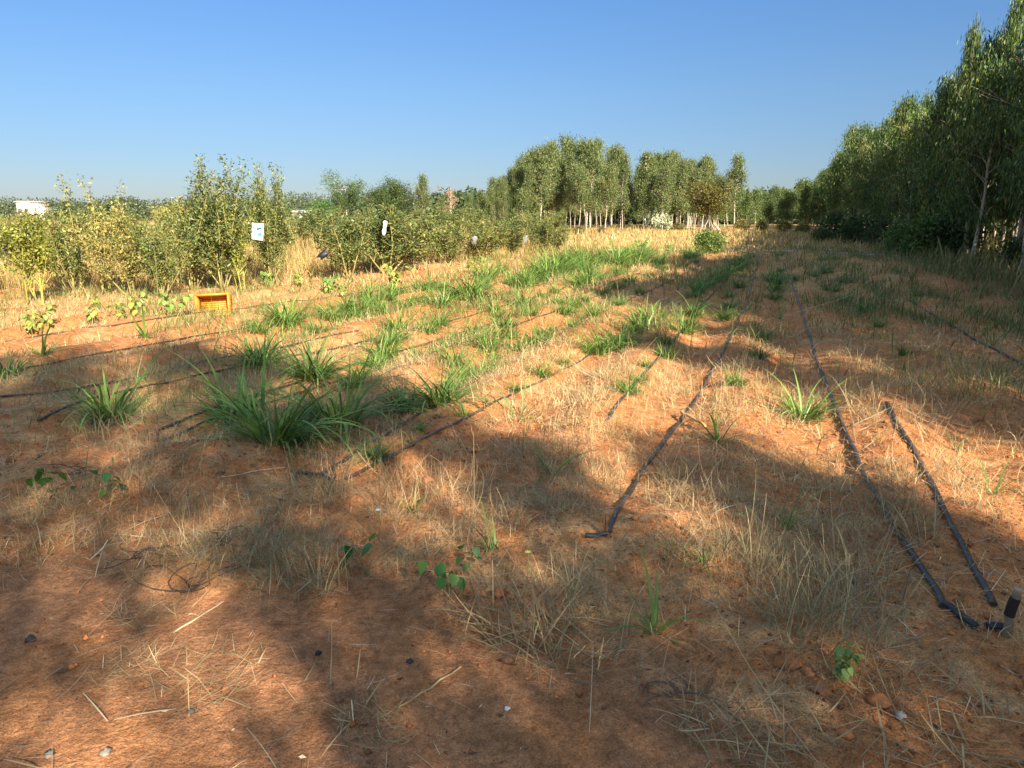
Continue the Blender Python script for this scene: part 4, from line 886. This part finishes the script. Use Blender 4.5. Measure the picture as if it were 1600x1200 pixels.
leaves(mb, np.stack((x, y, z+.006), 1), d, .013*np.exp(rng.normal(0, .6, n)), .005*np.exp(rng.normal(0, .45, n)), pick([(.16, .09, .055), (.28, .18, .1), (.08, .06, .05), (.45, .36, .24)], n, (4, 3, 2, 1), .2))
tag(mb.obj('straw_litter', M_DRY), 'loose straw and leaf bits lying on the soil', 'litter', kind='stuff')
mb = MB()       # short green weeds
def dens_weed(x, y):
    s, l = sl_of(x, y); n = .6*fbm(x, y, 1.4, 71)+.4*fbm(x, y, .35, 73)
    right = 1.25*sstep(.4, 2.2, l)*sstep(5.5, 7.5, s); left = sstep(-1.2, -3.4, l)*sstep(4.5, 6.5, y)*.7; back = np.maximum(sstep(11, 17, y)*.7, .55*sstep(6, 9, s)*sstep(.5, .75, .5+.5*np.cos(2*math.pi*l/1.05+1)))
    return field_mask(x, y)*np.clip(np.maximum(np.maximum(right, left), back)*sstep(.44, .62, n)+.03, 0, 1)
for (y0, y1, dn, L0, W0, sg) in ((3.5, 8, 550, .10, .005, 3), (8, 15, 380, .15, .009, 3), (15, 34, 110, .2, .017, 2)):
    x, y, z = scatter(y0, y1, dn, 1.0, dens_weed); n = len(x)
    blades(mb, np.stack((x, y, z), 1), rng.uniform(0, 6.28, n), np.abs(rng.normal(.3, .25, n)), rng.uniform(0, 1.1, n), L0*np.exp(rng.normal(0, .4, n)), W0*np.exp(rng.normal(0, .25, n)), pick([(.13, .17, .04), (.09, .14, .035), (.19, .22, .06), (.24, .22, .08)], n, None, .2), sg, 0, .2)
tag(mb.obj('green_weeds', M_GRASS), 'short green weeds scattered through the beds', 'weeds', kind='stuff')
mb = MB()       # tall straw under the orchard and along the far edge
def orch(x, y):
    s, l = sl_of(x, y); e = np.interp(x, OE[:, 0], OE[:, 1]); return sstep(-.6, .8, y-e)*(.35+.65*sstep(.35, .6, fbm(x, y, 1.2, 81)))
OE = np.array(sorted([tuple(P(*p)[:2]) for p in ((-300, 480), (0, 462), (200, 455), (330, 448), (480, 436), (600, 422), (720, 408), (840, 396), (900, 386))]+[(6.0, 31.0), (14., 34.), (60., 40.)]))
for (y0, y1, dn, L0, W0) in ((12, 20, 420, .38, .010), (20, 34, 150, .42, .018), (34, 70, 22, .42, .04)):
    x, y, z = scatter(y0, y1, dn, 3, orch)
    s, l = sl_of(x, y); k = l < 5; x, y, z = x[k], y[k], z[k]; n = len(x)
    hs = np.where(x < np.interp(y, (12, 40), (2, 1)), 1, .5)*(.45+1.0*fbm(x, y, 1.6, 85))
    blades(mb, np.stack((x, y, z), 1), rng.uniform(0, 6.28, n), np.abs(rng.normal(.25, .2, n)), rng.uniform(0, .9, n), hs*L0*np.exp(rng.normal(0, .4, n)), W0*np.exp(rng.normal(0, .25, n)), pick([(.42, .28, .115), (.34, .22, .09), (.26, .25, .075), (.48, .34, .17), (.34, .19, .09), (.17, .2, .05)], n, (4, 3, 3, 1.5, 1.5, 2), .2)*(.6+.8*fbm(x, y, 1.3, 83))[:, None], 3, 0, .2)
tag(mb.obj('tall_straw', M_DRY), 'tall dry straw growing under the orchard shrubs', 'dry grass', kind='stuff')
mb = MB()       # understorey beneath the plantation
x, y, z = scatter(9, 60, 45, 4, lambda x, y: sstep(4.2, 5.6, sl_of(x, y)[1])*sstep(13.5, 12, sl_of(x, y)[1])); n = len(x); s, l = sl_of(x, y)
blades(mb, np.stack((x, y, z), 1), rng.uniform(0, 6.28, n), np.abs(rng.normal(.35, .25, n)), rng.uniform(0, 1, n), .42*np.exp(rng.normal(0, .4, n)), .022*np.exp(rng.normal(0, .3, n)), pick([(.30, .24, .10), (.2, .2, .07), (.12, .15, .045), (.38, .29, .13)], n, None, .2), 3, 0, .2)
tag(mb.obj('plantation_undergrowth', M_DRY), 'rank mixed grass under the plantation trees', 'undergrowth', kind='stuff')
mb = MB()       # crumbs of soil
x, y, z = scatter(1.6, 5.5, 520, .5, lambda x, y: (.3+.7*field_mask(x, y))*sstep(.3, .6, fbm(x, y, .4, 63))); n = len(x)
oc = np.array([(1, 0, 0), (0, 1, 0), (-1, 0, 0), (0, -1, 0), (0, 0, .8), (0, 0, -.8)])
r_ = .0042*np.exp(rng.normal(0, .65, n))
v = oc[None]*r_[:, None, None]*(1+rng.normal(0, .25, (n, 6, 1)))+np.stack((x, y, z+r_*.3), 1)[:, None]
f = np.array([(0, 1, 4), (1, 2, 4), (2, 3, 4), (3, 0, 4), (1, 0, 5), (2, 1, 5), (3, 2, 5), (0, 3, 5)])
mb.add(v.reshape(-1, 3), (np.arange(n)[:, None, None]*6+f[None]).reshape(-1, 3), np.repeat(pick([(.42, .16, .06), (.32, .13, .06), (.22, .11, .06)], n, None, .2), 6, 0))
tag(mb.obj('soil_crumbs', M_CLOD), 'crumbs of red soil and small clods', 'soil crumbs', kind='stuff')
